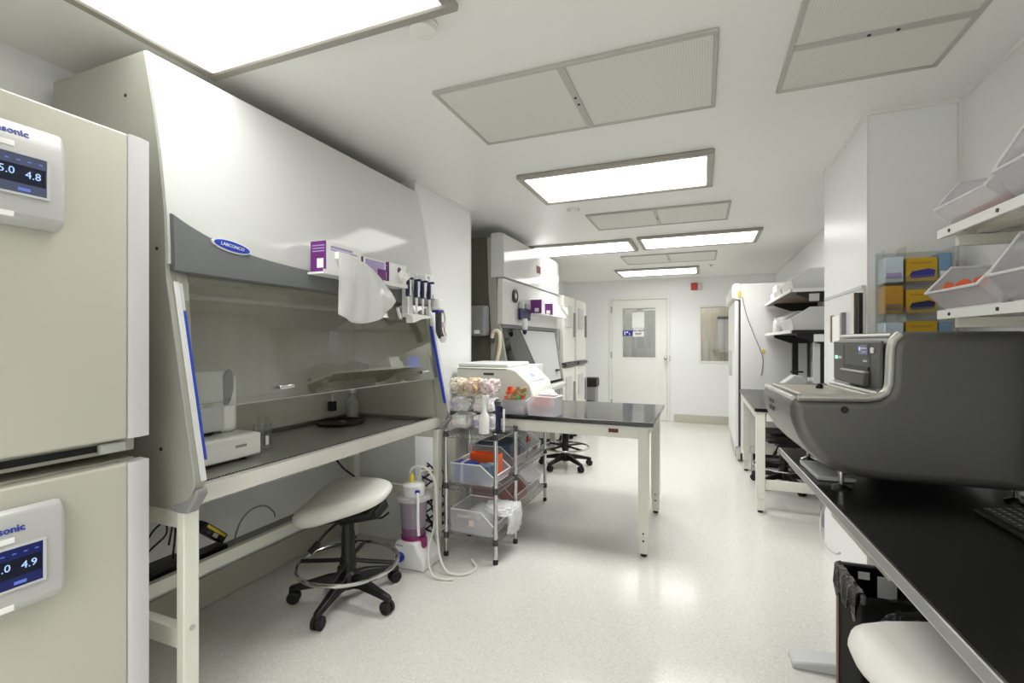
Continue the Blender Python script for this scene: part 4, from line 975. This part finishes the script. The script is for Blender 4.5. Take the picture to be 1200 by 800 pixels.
m = M(); pts = [(-1.60, 3.575, 1.33), (-1.585, 3.57, 1.38), (-1.55, 3.565, 1.395), (-1.525, 3.565, 1.36), (-1.53, 3.568, 1.25), (-1.56, 3.568, 1.12), (-1.59, 3.57, 1.0), (-1.575, 3.57, .93)]
part('hose', m.hose(pts, .016, 10), IVORY, t)
part('end_fitting', M().cyl((-1.60, 3.575, 1.335), (-1.605, 3.577, 1.30), .018), DGREY, t)
t = thing('round_gauge', 'black ringed round gauge on the front of the far cabinet', 'gauge', (-1.51, 3.85, 1.69))
part('ring', M().lathe([(.055, 0), (.06, .012), (.035, .018), (.034, .006)], (-1.509, 3.85, 1.70), 24, 'x'), BLACK, t); part('face', M().lathe([(.033, 0), (.03, .012)], (-1.508, 3.85, 1.70), 16, 'x'), LGREY, t)
# items hung on the far cabinet front
def fbox(x0, x1, y0, y1, z0, z1, label):
    t = thing('glove_box', label, 'box', ((x0+x1)/2, (y0+y1)/2, z0), group='glove boxes on the far cabinet')
    part('carton', B(x0, x1, y0+.002, y1, z0, z1), PAPER, t)
    e = part('purple_end', B(x0-.001, x1+.001, y0-.001, y0+.004, z0-.0005, z1+.001), PURPLE, t)
    part('end_label', B(x0+.04, x0+.08, y0-.0025, y0-.001, z0+.015, z0+.05), PAPER, e)
    return t
fs_ = thing('front_shelf', 'narrow shelf under the purple boxes on the far cabinet', 'shelf', (-1.46, 4.6, 1.565))
part('ledge', B(-1.513, -1.395, 4.22, 5.15, 1.563, 1.572), WHITE, fs_)
fbox(-1.505, -1.40, 4.26, 4.37, 1.5725, 1.70, 'purple ended glove box on the far cabinet, the left one')
fbox(-1.505, -1.40, 4.62, 4.86, 1.5725, 1.69, 'purple ended glove box on the far cabinet, the right one')
t = thing('white_parcel', 'white carton at the right end of the far cabinet shelf', 'box', (-1.45, 5.0, 1.5725))
part('carton', B(-1.505, -1.40, 4.90, 5.14, 1.5725, 1.68), PAPER, t, .004); part('flap', M().prism([(4.9, 1.68), (5.14, 1.68), (5.17, 1.60), (5.15, 1.6)], 'x', -1.40, -1.385), PAPER, t)
t = thing('blue_pipette_holder', 'navy pipette holder with white bottle on the far cabinet front', 'holder', (-1.48, 4.02, 1.45))
part('back_plate', B(-1.505, -1.485, 3.93, 4.20, 1.50, 1.60), NAVY, t, .006)
part('bottle', M().lathe([(.02, 1.41), (.026, 1.42), (.026, 1.50), (.02, 1.51)], (-1.463, 3.98, 0), 14), WHITE, t)
part('clip', B(-1.505, -1.47, 3.94, 4.0, 1.60, 1.66), LGREY, t, .006)
part('clip', B(-1.505, -1.475, 4.06, 4.18, 1.60, 1.65), MGREY, t, .006)
part('nozzle', M().lathe([(.012, 1.37), (.02, 1.39), (.02, 1.41)], (-1.463, 3.98, 0), 12), NAVY, t)

XF = None
# far incubators, two stacks
for y, lab in ((5.74, 'the nearer far stack'), (6.40, 'the farther stack by the wall')):
    for z0, w_ in ((.09, 'lower'), (1.0, 'upper')):
        t, _ = incubator((-1.6, y, z0), .89 if z0 > .5 else .89, 'small looking cream incubator, %s unit of %s' % (w_, lab), near=False, group='far incubators')
        if z0 < .5:
            part('plinth', B(-2.2, -1.66, y+.02, y+.60, .03, .09), DGREY, t)
            for yy in (y+.08, y+.54): part('caster', M().cyl((-1.64, yy-.02, .03), (-1.64, yy+.02, .03), .03), BLACKR, t)
        else: part('stack_latch', B(-1.6, -1.57, y+.05, y+.55, .995, 1.035), DGREY, t)
        if z0 < .5: pass
t = thing('waste_pedal_bin', 'small grey bin with a black lid by the far door', 'bin', (-1.6, 7.3, 0))
part('bin_body', M().prism([(-1.665, 0), (-1.515, 0), (-1.50, .62), (-1.68, .62)], 'y', 7.2, 7.4), MGREY, t, .01); part('lid', B(-1.69, -1.485, 7.19, 7.41, .62, .76), BLACK, t, .02)
part('front_panel', B(-1.66, -1.54, 7.197, 7.2, .3, .42), DGREY, t)

# ------------------------------------------------------------------ refrigerator at the rear right
fx, fy0, fy1 = .35, 5.72, 7.1
fr = thing('refrigerator', 'tall white laboratory refrigerator at the end of the right side', 'refrigerator', (.7, 6.3, 0))
part('cabinet', B(fx+.035, XR-.03, fy0, fy1, .10, 1.93), WHITE, fr, .006)
part('header', M().prism([(.30, 1.78), (fx+.034, 1.76), (fx+.034, 1.94), (.325, 1.94), (.30, 1.91)], 'y', fy0, fy1), WHITE, fr, .006)
ym = (fy0+fy1)/2
for y0, y1 in ((fy0+.004, ym-.004), (ym+.004, fy1-.004)):
    d = part('door', B(fx-.02, fx+.018, y0, y1, .17, 1.75), WHITE, fr, .008)
    part('handle', B(fx-.045, fx-.02, y0+.05 if y0 > ym else y1-.08, y0+.08 if y0 > ym else y1-.05, .9, 1.2), LGREY, d, .006)
part('door_gasket', B(fx+.018, fx+.036, fy0+.003, fy1-.003, .17, 1.75), DGREY, fr)
part('base_grille', B(fx+.0, fx+.034, fy0+.01, fy1-.01, .03, .165), LGREY, fr, .004)
for k in range(3): part('vent_dot', B(fx-.003, fx+.001, fy0+.1, fy0+.16, .05+.035*k, .065+.035*k), BLACK, fr)
for yy in (fy0+.1, fy1-.1):
    for xx in (fx+.1, XR-.1): part('caster', M().cyl((xx, yy-.02, .05), (xx, yy+.02, .05), .05), BLACKR, fr)
part('yellow_tag', B(.325, .36, fy0-.004, fy0-.0005, 1.83, 1.88), YELP, fr) if False else part('yellow_tag', B(.362, .392, fy0-.006, fy0, 1.79, 1.85), YELP, fr)
part('sensor_cord', M().hose([(.40, fy0-.004, 1.79), (.44, fy0-.005, 1.6), (.50, fy0-.005, 1.42), (.58, fy0-.004, 1.2), (.60, fy0-.004, 1.1), (.585, fy0-.004, .95)], .004, 6), MGREY, fr)
part('sensor_tag', B(.59, .62, fy0-.007, fy0, 1.19, 1.225), YELP, fr)

# ------------------------------------------------------------------ rear bench on the right
rb = thing('rear_bench', 'cream framed rear bench with black top and two overhead shelves', 'bench', (.7, 4.9, 0))
RX0, RX1, RY0, RY1, RZ = .37, 1.03, 4.06, 5.68, .80
part('benchtop', B(RX0, RX1, RY0, RY1, RZ-.028, RZ), BLACKTOP, rb, .004)
part('front_apron', B(RX0+.02, RX0+.055, RY0+.08, RY1-.08, RZ-.10, RZ-.03), CREAM, rb, .003)
part('end_apron', B(RX0+.08, RX1-.08, RY0+.02, RY0+.055, RZ-.10, RZ-.03), CREAM, rb, .003)
for x0 in (RX0+.012, RX1-.09):
    for y0 in (RY0+.015, RY1-.32):
        lg = part('leg', B(x0, x0+.062, y0, y0+.062, .11, RZ-.03), CREAM, rb, .004)
        part('leg_insert', B(x0+.006, x0+.056, y0+.006, y0+.056, .02, .115), CREAM, lg)
        part('foot', M().lathe([(.018, 0), (.02, .012), (.012, .022)], (x0+.031, y0+.031, 0), 12), BLACK, lg)
part('end_stretcher', B(RX0+.074, RX1-.09, RY0+.03, RY0+.065, .18, .25), CREAM, rb, .003)
part('rear_stretcher', B(RX0+.074, RX1-.09, RY1-.31, RY1-.27, .18, .25), CREAM, rb, .003)
for yy in (RY0+.07, RY1-.35):
    part('upright', B(.815, .865, yy, yy+.05, RZ, 1.369), BLACK, rb, .003)
    part('rear_post', B(.99, 1.02, yy, yy+.05, RZ, 1.74), BLACK, rb, .003)
for yy in (RY0+.06,): part('upright_cover', B(.77, .812, yy+.01, yy+.05, RZ, 1.39), LGREY, rb, .003)
for zt in (1.70, 1.39):
    s = part('shelf', B(.62, 1.02, RY0+.04, 5.70, zt-.02, zt), BROWNU, rb, .002)
    part('shelf_edge', B(.612, .62, RY0+.035, 5.70, zt-.022, zt+.002), WHITE, s)
    part('end_bracket', M().prism([(.655, zt-.022), (.655, zt-.045), (.80, zt-.10), (1.02, zt-.10), (1.02, zt-.022)], 'y', RY0+.045, RY0+.065), BLACK, rb)
    part('end_bracket', M().prism([(.655, zt-.022), (.655, zt-.045), (.80, zt-.10), (1.02, zt-.10), (1.02, zt-.022)], 'y', 5.3, 5.32), BLACK, rb)
    part('end_edge', B(.625, 1.02, RY0+.03, RY0+.04, zt-.024, zt+.002), WHITE if zt > 1.5 else BLACK, rb)
part('shelf_label', B(.735, .80, RY0+.04, RY0+.0445, 1.605, 1.66), LGREY, rb) if True else None
part('shelf_label', B(.765, .83, RY0+.04, RY0+.0445, 1.305, 1.36), PAPER, rb)
for (y0, w_, zt, h_, lb) in ((4.14, .50, 1.70, .15, 'translucent white bin on the upper rear shelf, nearest end'), (4.72, .40, 1.70, .12, 'translucent white bin on the upper rear shelf, middle'), (4.14, .52, 1.39, .17, 'translucent white bin on the lower rear shelf, nearest end')):
    hopper('storage_bin', lb, 'bin', (.625, y0, zt+.0025), 0, w_, .35, h_, 'white bins on the rear shelves', MILKY, .5, .35)
t = thing('white_box_stack', 'white carton stack at the far end of the upper rear shelf', 'box', (.8, 5.3, 1.7005))
part('carton', B(.64, .98, 5.18, 5.45, 1.7005, 1.78), PAPER, t, .004); part('carton', B(.66, .96, 5.2, 5.43, 1.78, 1.85), PAPER, t, .004)
t = thing('bag_bundle', 'crumpled clear bags on the lower rear shelf beyond the bin', 'bag', (.8, 5.1, 1.3905))
part('film', M().blob((.76, 4.95, 1.475), .12, 3, .13, (1.0, 1.2, .7), 71, flat=.084), MILKY, t, angle=80)
t = thing('white_jar', 'white jar at the far end of the lower rear shelf', 'jar', (.72, 5.4, 1.3905))
part('jar_body', M().lathe([(.06, 1.3906), (.065, 1.40), (.065, 1.50), (.05, 1.52)], (.72, 5.4, 0), 20), WHITE, t); part('lid', M().lathe([(.054, 1.52), (.054, 1.54)], (.72, 5.4, 0), 20), LGREY, t)
# device on the rear bench
t = thing('bench_clamp_device', 'small grey device with a black lever on the rear bench', 'device', (.68, 4.45, RZ))
part('base', M().prism([(.55, RZ+.0005), (.86, RZ+.0005), (.86, RZ+.12), (.78, RZ+.16), (.74, RZ+.235), (.68, RZ+.235), (.60, RZ+.17), (.55, RZ+.14)], 'y', 4.36, 4.52), LGREY, t, .008)
part('lever', M().cyl((.71, 4.44, RZ+.235), (.71, 4.44, RZ+.255), .008).box(.665, .755, 4.43, 4.45, RZ+.255, RZ+.268), BLACK, t)
part('roller', M().cyl((.77, 4.34, RZ+.205), (.86, 4.34, RZ+.205), .022), WHITE, t)
t = thing('white_case', 'low white case with a dark open front on the floor under the rear bench', 'case', (.63, 5.5, 0))
part('case_frame', M().box(.46, .82, 5.44, 5.6, 0, .03).box(.46, .82, 5.44, 5.6, .19, .215).box(.46, .48, 5.44, 5.6, .03, .19).box(.80, .82, 5.44, 5.6, .03, .19).box(.48, .80, 5.58, 5.6, .03, .19), WHITE, t)
part('dark_insert', B(.48, .80, 5.47, 5.579, .03, .189), BLACK, t)
part('bracket', M().box(.50, .56, 5.455, 5.47, .08, .12), CHROME, t)
t = thing('waste_bin', 'lavender grey round waste bin between the two right hand benches', 'bin', (.885, 3.93, 0))
part('bin_wall', M().lathe([(.095, 0), (.1, .004), (.125, .30), (.13, .30), (.13, .305), (.118, .305), (.094, .01), (.001, .009)], (.885, 3.93, 0), 28), BINGREY, t)

# ------------------------------------------------------------------ black bench on the right (turned slightly)
RB = math.radians(2.37)
bn = thing('workbench', 'long black topped workbench with two steel shelves at right', 'bench', (.347, 2.589, 0), RB)
L = dict(local=True)
BZ = .80
part('benchtop', B(0, .60, -2.0, 0, BZ-.03, BZ), BLACKTOP, bn, .002, **L)
part('edge_strip', B(-.004, 0, -2.0, 0, BZ-.031, BZ-.004), MGREY, bn, **L)
part('edge_line', B(-.005, 0.001, -2.0, 0, BZ-.004, BZ+.0012), CHROME, bn, **L)
part('front_rail', B(.03, .06, -1.98, -.02, BZ-.075, BZ-.031), LGREY, bn, **L)
dw = part('drawer_unit', B(.10, .55, -.98, -.46, BZ-.16, BZ-.031), CREAM, bn, .003, **L)
part('drawer_front', B(.088, .10, -.985, -.455, BZ-.082, BZ-.033), WHITE, dw, .003, **L)
part('drawer_front', B(.09, .10, -.985, -.455, BZ-.16, BZ-.086), COVE, dw, .002, **L)
for y in (-.40, -1.82):
    lg = part('leg', B(.26, .34, y, y+.07, .04, BZ-.075), LGREY, bn, .004, **L)
    part('t_foot', M().prism([(-.03, 0), (.58, 0), (.58, .025), (.40, .045), (.10, .045), (-.03, .028)], 'y', y-.005, y+.085), LGREY, lg, .008, 2, **L)
    part('cross_arm', B(.05, .56, y+.01, y+.06, BZ-.075, BZ-.031), LGREY, lg, **L)
for y in (-.80, -1.6): part('upright', B(.565, .60, y-.02, y+.02, BZ, 1.72), LGREY, bn, .003, **L)
for zt in (1.662, 1.402):
    s = part('shelf', B(.345, .60, -1.75, -.645, zt-.006, zt), STEEL, bn, **L)
    part('shelf_lip', B(.337, .345, -1.75, -.645, zt-.028, zt+.001), WHITE, s, .001, 1, **L)
    part('end_lip', B(.345, .56, -.653, -.645, zt-.022, zt-.006), WHITE, s, **L)
    part('stiffener', B(.43, .47, -1.75, -.66, zt-.02, zt-.006), STEEL, s, **L)
    for y in (-.665, -1.58): part('cantilever_arm', B(.38, .575, y-.012, y+.012, zt-.055, zt-.022), CREAM, s, .002, **L)
    for y in (-.72, -.96, -1.2): part('bolt', M().cyl((.3375, y, zt-.014), (.3345, y, zt-.014), .0055, n=8), BLACK, s, **L)
def bl(x, y, z):   # bench coordinates -> world
    c, s = math.cos(RB), math.sin(RB); return (.347+c*x-s*y, 2.589+s*x+c*y, z)
def shelf_bin(y0, zt, w_, d_, h_, lb, lip=.4, slope=.27, x0=.315):
    return hopper('storage_bin', lb, 'bin', bl(x0, y0, zt), RB, w_, d_, h_, 'clear bins on the steel shelves', None, lip, slope, .055)
u1 = shelf_bin(-.95, 1.6632, .27, .25, .145, 'clear bin with red packs on the top steel shelf, far end')
u2 = shelf_bin(-1.27, 1.6632, .29, .25, .20, 'tall clear bin on the top steel shelf, cut off by the frame')
l1 = shelf_bin(-.945, 1.4035, .285, .25, .135, 'clear bin with orange pieces on the lower steel shelf, far end', x0=.30)
l2 = shelf_bin(-1.27, 1.4035, .30, .25, .18, 'large clear bin on the lower steel shelf, nearer end', x0=.31)
def inbench(nm, label, cat, pos, group=None): return thing(nm, label, cat, bl(*pos), RB, group)
t = inbench('red_pack', 'red folded pack in the top shelf bin', 'pack', (.42, -.82, 1.667))
part('wrapper', B(-.035, .12, -.10, .11, 0, .045), mat('salmon_pack', (214, 120, 104), .5), t, .012, **L)
t = inbench('red_pack', 'dull red pack in the second top shelf bin', 'pack', (.42, -1.12, 1.667))
part('wrapper', B(-.035, .12, -.11, .11, 0, .03), mat('dull_red_pack', (180, 120, 110), .5), t, .01, **L)
for k, w_ in enumerate(('nearest the viewer', 'second from the viewer', 'in the middle of the row', 'second from the far end', 'farthest from the viewer')):
    t = inbench('orange_plug', 'orange plug in the lower shelf bin, '+w_, 'clip', (.335+.012*(k % 2), -.90+.045*k, 1.4595+.0*k), 'orange pieces in the lower bin')
    part('stem', M().cyl((0, 0, .012), (.02, .05, .016), .011, n=10), ORANGE, t, **L)
    part('knob', M().cyl((0, -.003, .012), (-.004, -.012, .012), .014, n=10), ORANGE, t, **L)
t = inbench('foam_block', 'white block under the orange pieces in the lower shelf bin', 'block', (.36, -.83, 1.4068))
part('block', B(.003, .14, -.10, .11, 0, .050), PAPER, t, .004, **L)
# keyboard
t = inbench('keyboard', 'black keyboard lying on the black bench at right', 'keyboard', (.36, -.80, BZ+.0008))
part('base', M().prism([(0, 0), (.155, 0), (.155, .028), (.15, .03), (.004, .014), (0, .01)], 'y', -.45, 0), BLACK, t, .003, **L)
m = M()
for r in range(6):
    for c in range(20):
        x0, y0 = .018+.0225*r, -.44+.0216*c; z0 = .0145+.0024*r
        m.box(x0, x0+.017, y0, y0+.017, z0, z0+.006)
part('keys', m, DGREY, t, kind='stuff', **L)
m = M(); rd = random.Random(3)
for r in range(6):
    for c in range(20):
        x0, y0 = .018+.0225*r, -.44+.0216*c; z0 = .0145+.0024*r+.006
        m.box(x0+.006, x0+.011, y0+.006, y0+.010, z0, z0+.0004)
part('key_legends', m, LGREY, t, kind='stuff', **L)
t = inbench('loop_cable', 'thin white cable looping on the floor side of the bench drawer', 'cable', (.06, -.62, .45))
part('cord', M().hose([(.02, .20, .22), (-.01, .14, .185), (-.025, .07, .15), (-.03, 0, .135), (-.03, -.10, .15), (-.03, -.16, .175)], .0035, 6), HOSE, t, **L)
# ------------------------------------------------------------------ cell sorter
SR = math.radians(3.5)
so = thing('cell_sorter', 'large dark grey cell sorter with a rounded base on the black bench', 'instrument', (.286, 1.88, BZ), SR)
arc = [(.0, .31), (.0, .25), (.008, .215), (.026, .17), (.055, .125), (.09, .09), (.13, .066), (.18, .052), (.26, .045), (.66, .04)]
prof = arc+[(.66, .535), (.335, .535), (.305, .528), (.288, .508), (.282, .48), (.278, .36), (.27, .335), (.25, .318), (.22, .314)]
part('housing', M().prism(prof, 'y', 0, .55), SORT, so, .034, 6, local=True, angle=50).modifiers['bevel'].use_clamp_overlap = False
# highlight painted as a silver band along the near edge of the step
part('edge_highlight', M().tube([(.02, .004, .312), (.12, .003, .314), (.22, .003, .3165), (.252, .003, .322), (.272, .003, .338), (.28, .003, .365), (.284, .003, .48), (.292, .003, .508), (.31, .003, .527)], .013, 8), SORTB, so, local=True, angle=60)
for e_ in (((.012, .03, .3055), (.012, .52, .3055)), ((.262, .03, .327), (.262, .52, .327)), ((.300, .03, .522), (.300, .52, .522))):
    part('edge_highlight', M().tube(e_, .010, 8), SORTB, so, local=True, angle=60)
ft = part('front_panel', M().box(.268, .2785, .035, .515, .345, .505), SORTF, so, .006, local=True)
part('panel_seam', B(.2672, .268, .385, .387, .35, .495), BLACK, ft, **L)
part('panel_seam', B(.2672, .268, .12, .122, .35, .495), BLACK, ft, **L)
part('display', B(.2655, .268, .14, .225, .455, .49), SCREEN, ft, .001, 1, **L)
part('display_text', B(.2648, .2655, .15, .2, .476, .481), LGREY, ft, **L); part('display_text', B(.2648, .2655, .15, .19, .463, .467), LGREY, ft, **L); part('display_icon', B(.2648, .2655, .205, .22, .47, .483), SCRTXT, ft, **L)
part('white_button', B(.262, .268, .085, .108, .462, .482), WHITE, ft, .002, 1, **L)
part('green_light', B(.2655, .268, .46, .485, .432, .446), mat('green_led', (150, 225, 180), .4, emit=(140, 230, 180), estr=.7), ft, **L)
part('panel_print', B(.2665, .268, .41, .45, .434, .444), LGREY, ft, **L); part('panel_print', B(.2665, .268, .15, .185, .43, .436), LGREY, ft, **L)
tr = part('loading_tray', M().prism([(.250, .345), (.268, .345), (.268, .398), (.250, .39)], 'y', .128, .36), SORTF, ft, .004, 2, **L)
part('tray_lid', B(.247, .268, .126, .362, .39, .398), SORTL, tr, .003, 2, **L)
part('tray_slot', B(.262, .2685, .128, .36, .398, .412), BLACK, ft, **L)
dk = part('deck_recess', B(.045, .24, .04, .51, .3135, .3165), mat('deck_beige', (168, 164, 150), .4), so, .002, 1, local=True)
part('deck_rim', M().tube([(.04, .035, .315), (.245, .035, .318), (.245, .515, .318), (.04, .515, .315)], .006, 8, True), SORTL, so, local=True)
part('deck_knob', M().lathe([(.012, .316), (.014, .325), (.008, .335)], (.17, .34, 0), 12), BLACK, so, local=True)
part('side_port', M().lathe([(.012, -.0015), (.012, .004)], (.155, .001, .275), 14, 'y'), BLACK, so, local=True)
for k in range(2):
    for j in range(2): part('vent_hole', B(-.0012, .001, .30+.05*j, .34+.05*j, .255-.03*k, .27-.03*k), BLACK, so, local=True)
for x_, y_ in ((.16, .05), (.63, .05), (.16, .46), (.63, .46)):
    f_ = part('leveling_foot', M().lathe([(.028, .0005), (.03, .006), (.012, .014), (.008, .016), (.008, .05), (.013, .05), (.013, .062)], (x_, y_, 0), 16), CHROME, so, local=True)
t = thing('base_tray', 'thin grey tray lying on the bench under the cell sorter', 'tray', (.40, 2.02, BZ+.0005), SR)
part('plate', M().prism([(0.0, .0), (.125, 0), (.125, .008), (0, .008)], 'y', .0, .26).prism([(-.03, 0.013), (-.026, .013), (.0, .008), (0, .0)], 'y', 0, .26).box(.19, .42, 0, .26, 0, .008), LGREY, t, **L) if False else part('plate', M().box(-.012, .108, .0, .25, .0, .016), LGREY, t, .003, 2, **L)

# ------------------------------------------------------------------ bin with liner under the bench
t = inbench('liner_bin', 'open black bin with a shiny liner under the front of the black bench', 'bin', (.02, -.80, 0))
H = .60
bw = M().box(0, .44, -.012, 0, 0, H).box(0, .44, -.22, -.208, 0, H).box(0, .012, -.208, -.012, 0, H).box(.428, .44, -.208, -.012, 0, H).box(.012, .428, -.208, -.012, 0, .012)
part('bin_walls', bw, mat('bin_black', (8, 8, 9), .65, spec=.12), t, .004, **L)
part('rim_frame', M().box(-.004, .444, -.006, .006, H-.02, H+.006).box(-.004, .008, -.22, -.006, H-.02, H+.006), DGREY, t, .002, 1, **L)
part('corner_post', B(-.005, .014, -.008, .005, 0, H-.02), BROWN, t, .002, 1, **L)
part('white_label', B(.10, .15, -.0135, -.0125, H-.085, H-.02), PAPER, t, **L); part('white_label', B(.05, .08, -.0135, -.0125, H-.035, H-.012), PAPER, t, **L)
def liner():
    m = M(); nx, ny = 16, 12; vs = []
    for i in range(nx+1):
        for j in range(ny+1):
            x, y = .016+.408*i/nx, -.204+.19*j/ny
            e = min(i, nx-i)/nx*2; f = min(j, ny-j)/ny*2; d = min(e, f)
            vs.append((x, y, H-.10-.18*min(1, d*1.6)+.02*math.sin(9*i/nx*PI+j)*.7))
    fs = [(i*(ny+1)+j, (i+1)*(ny+1)+j, (i+1)*(ny+1)+j+1, i*(ny+1)+j+1) for i in range(nx) for j in range(ny)]
    m.add(vs, fs)
    k = len(vs); vs2 = [(v[0], v[1], v[2]-.004) for v in vs]; m.add(vs2, [f[::-1] for f in fs])
    return m
part('liner', liner(), BAGB, t, angle=80, **L)
def fold():
    m = M(); n = 22; vs = []
    for i in range(n+1):
        y = -.21+.2*i/n; a = .004*math.sin(i*.9)+.002*math.sin(i*2.1)
        pr = [(.022+a, H-.12), (.015+a*.3, H-.02), (.004, H+.012+a*.5), (-.012+a*.4, H+.008), (-.014+a, H-.05-.03*math.sin(i*.8))]
        vs += [(x, y, z) for x, z in pr]
        vs += [(x-.003, y, z-.003) for x, z in reversed(pr)]
    fs = [(i*10+j, (i+1)*10+j, (i+1)*10+(j+1) % 10, i*10+(j+1) % 10) for i in range(n) for j in range(10)]+[tuple(range(10)), tuple(n*10+9-j for j in range(10))]
    return m.add(vs, fs)
part('liner_fold', fold(), BAGS, t, angle=80, **L)
part('liner_drape', M().crumple((.235, -.212, H-.05), 1, (.20, .014, .07), 77, .3), BAGB, t, angle=60, **L)

# ------------------------------------------------------------------ on the right pier
t = thing('glove_dispenser', 'clear three tier glove box holder on the right pier', 'holder', (.85, 2.6, 1.28))
part('back_plate', B(.735, .97, 2.630, 2.6338, 1.27, 1.70), GLASS, t)
for z in (1.285, 1.42, 1.555):
    s = part('tier', B(.735, .97, 2.525, 2.630, z, z+.004), GLASS, t); part('tier_lip', B(.735, .97, 2.522, 2.525, z, z+.03), GLASS, t)
part('side_plate', B(.731, .735, 2.522, 2.6338, 1.27, 1.70), GLASS, t); part('side_plate', B(.97, .974, 2.522, 2.6338, 1.27, 1.70), GLASS, t)
part('divider', B(.806, .81, 2.522, 2.630, 1.27, 1.71), GLASS, t)
def nit(x0, x1, z, h, cm, pm, label, blob=True, glovec=INDIGO):
    t = thing('nitrile_glove_box', label, 'box', ((x0+x1)/2, 2.58, z+.0045), group='glove boxes in the clear holder')
    part('carton', B(x0, x1, 2.529, 2.628, z+.0045, z+h), cm, t, .002, 1)
    if blob:
        part('glove_print', M().prism([(x0+.012, z+.03), (x0+.02, z+.018), (x1-.012, z+.022), (x1-.008, z+.05), (x1-.03, z+.058), (x0+.02, z+.048)], 'y', 2.5278, 2.529), pm, t)
        part('text_band', B(x0+.012, x1-.02, 2.5282, 2.529, z+h-.026, z+h-.018), glovec, t)
    else: part('print_band', B(x0+.004, x1-.006, 2.528, 2.529, z+.02, z+.045), pm, t)
nit(.812, .92, 1.555, .105, YELLOW, INDIGO, 'yellow glove box in the top tier of the clear holder', glovec=AMBER)
nit(.812, .92, 1.42, .105, YELLOW, NAVY, 'yellow glove box in the middle tier, behind the lower steel shelf', glovec=AMBER)
nit(.812, .92, 1.285, .105, YELLOW, INDIGO, 'yellow glove box in the bottom tier, just above the sorter', glovec=AMBER)
nit(.738, .803, 1.555, .115, PALEB, LILAC, 'pale blue glove box at the top left of the clear holder', False)
nit(.738, .803, 1.42, .125, AMBER, BROWN, 'amber glove box at the middle left of the clear holder', False)
nit(.738, .803, 1.285, .10, PALEB, LILAC, 'pale blue glove box at the bottom left of the clear holder', False)
nit(.924, .966, 1.555, .12, MIDB, PAPER, 'narrow blue and white box at the top right of the clear holder', False)
nit(.924, .966, 1.285, .10, MIDB, PAPER, 'narrow blue and white box at the bottom right of the clear holder', False)
t = thing('access_panel', 'white access panel on the aisle side of the right pier', 'panel', (.69, 3.0, .95))
part('panel_face', B(.692, .7048, 2.66, 3.40, .95, 1.565), CABW, t, .003); part('panel_frame', B(.688, .692, 2.66, 3.40, 1.55, 1.565), LGREY, t)
t = thing('wood_frame', 'brown edged narrow frame on the access panel, nearer one', 'frame', (.67, 2.72, 1.33))
part('frame_edge', B(.668, .6918, 2.70, 2.712, 1.30, 1.535), BROWN, t); part('inner_board', B(.676, .6918, 2.6605, 2.70, 1.30, 1.53), BLACK, t)
t = thing('wood_frame', 'brown edged white holder on the access panel, farther one', 'frame', (.67, 3.1, 1.33))
part('frame_edge', B(.676, .6918, 3.17, 3.20, 1.30, 1.45), BROWN, t); part('white_board', B(.680, .6918, 2.98, 3.17, 1.30, 1.445), WHITE, t); part('frame_end', B(.672, .6918, 2.94, 2.98, 1.30, 1.455), MGREY, t)
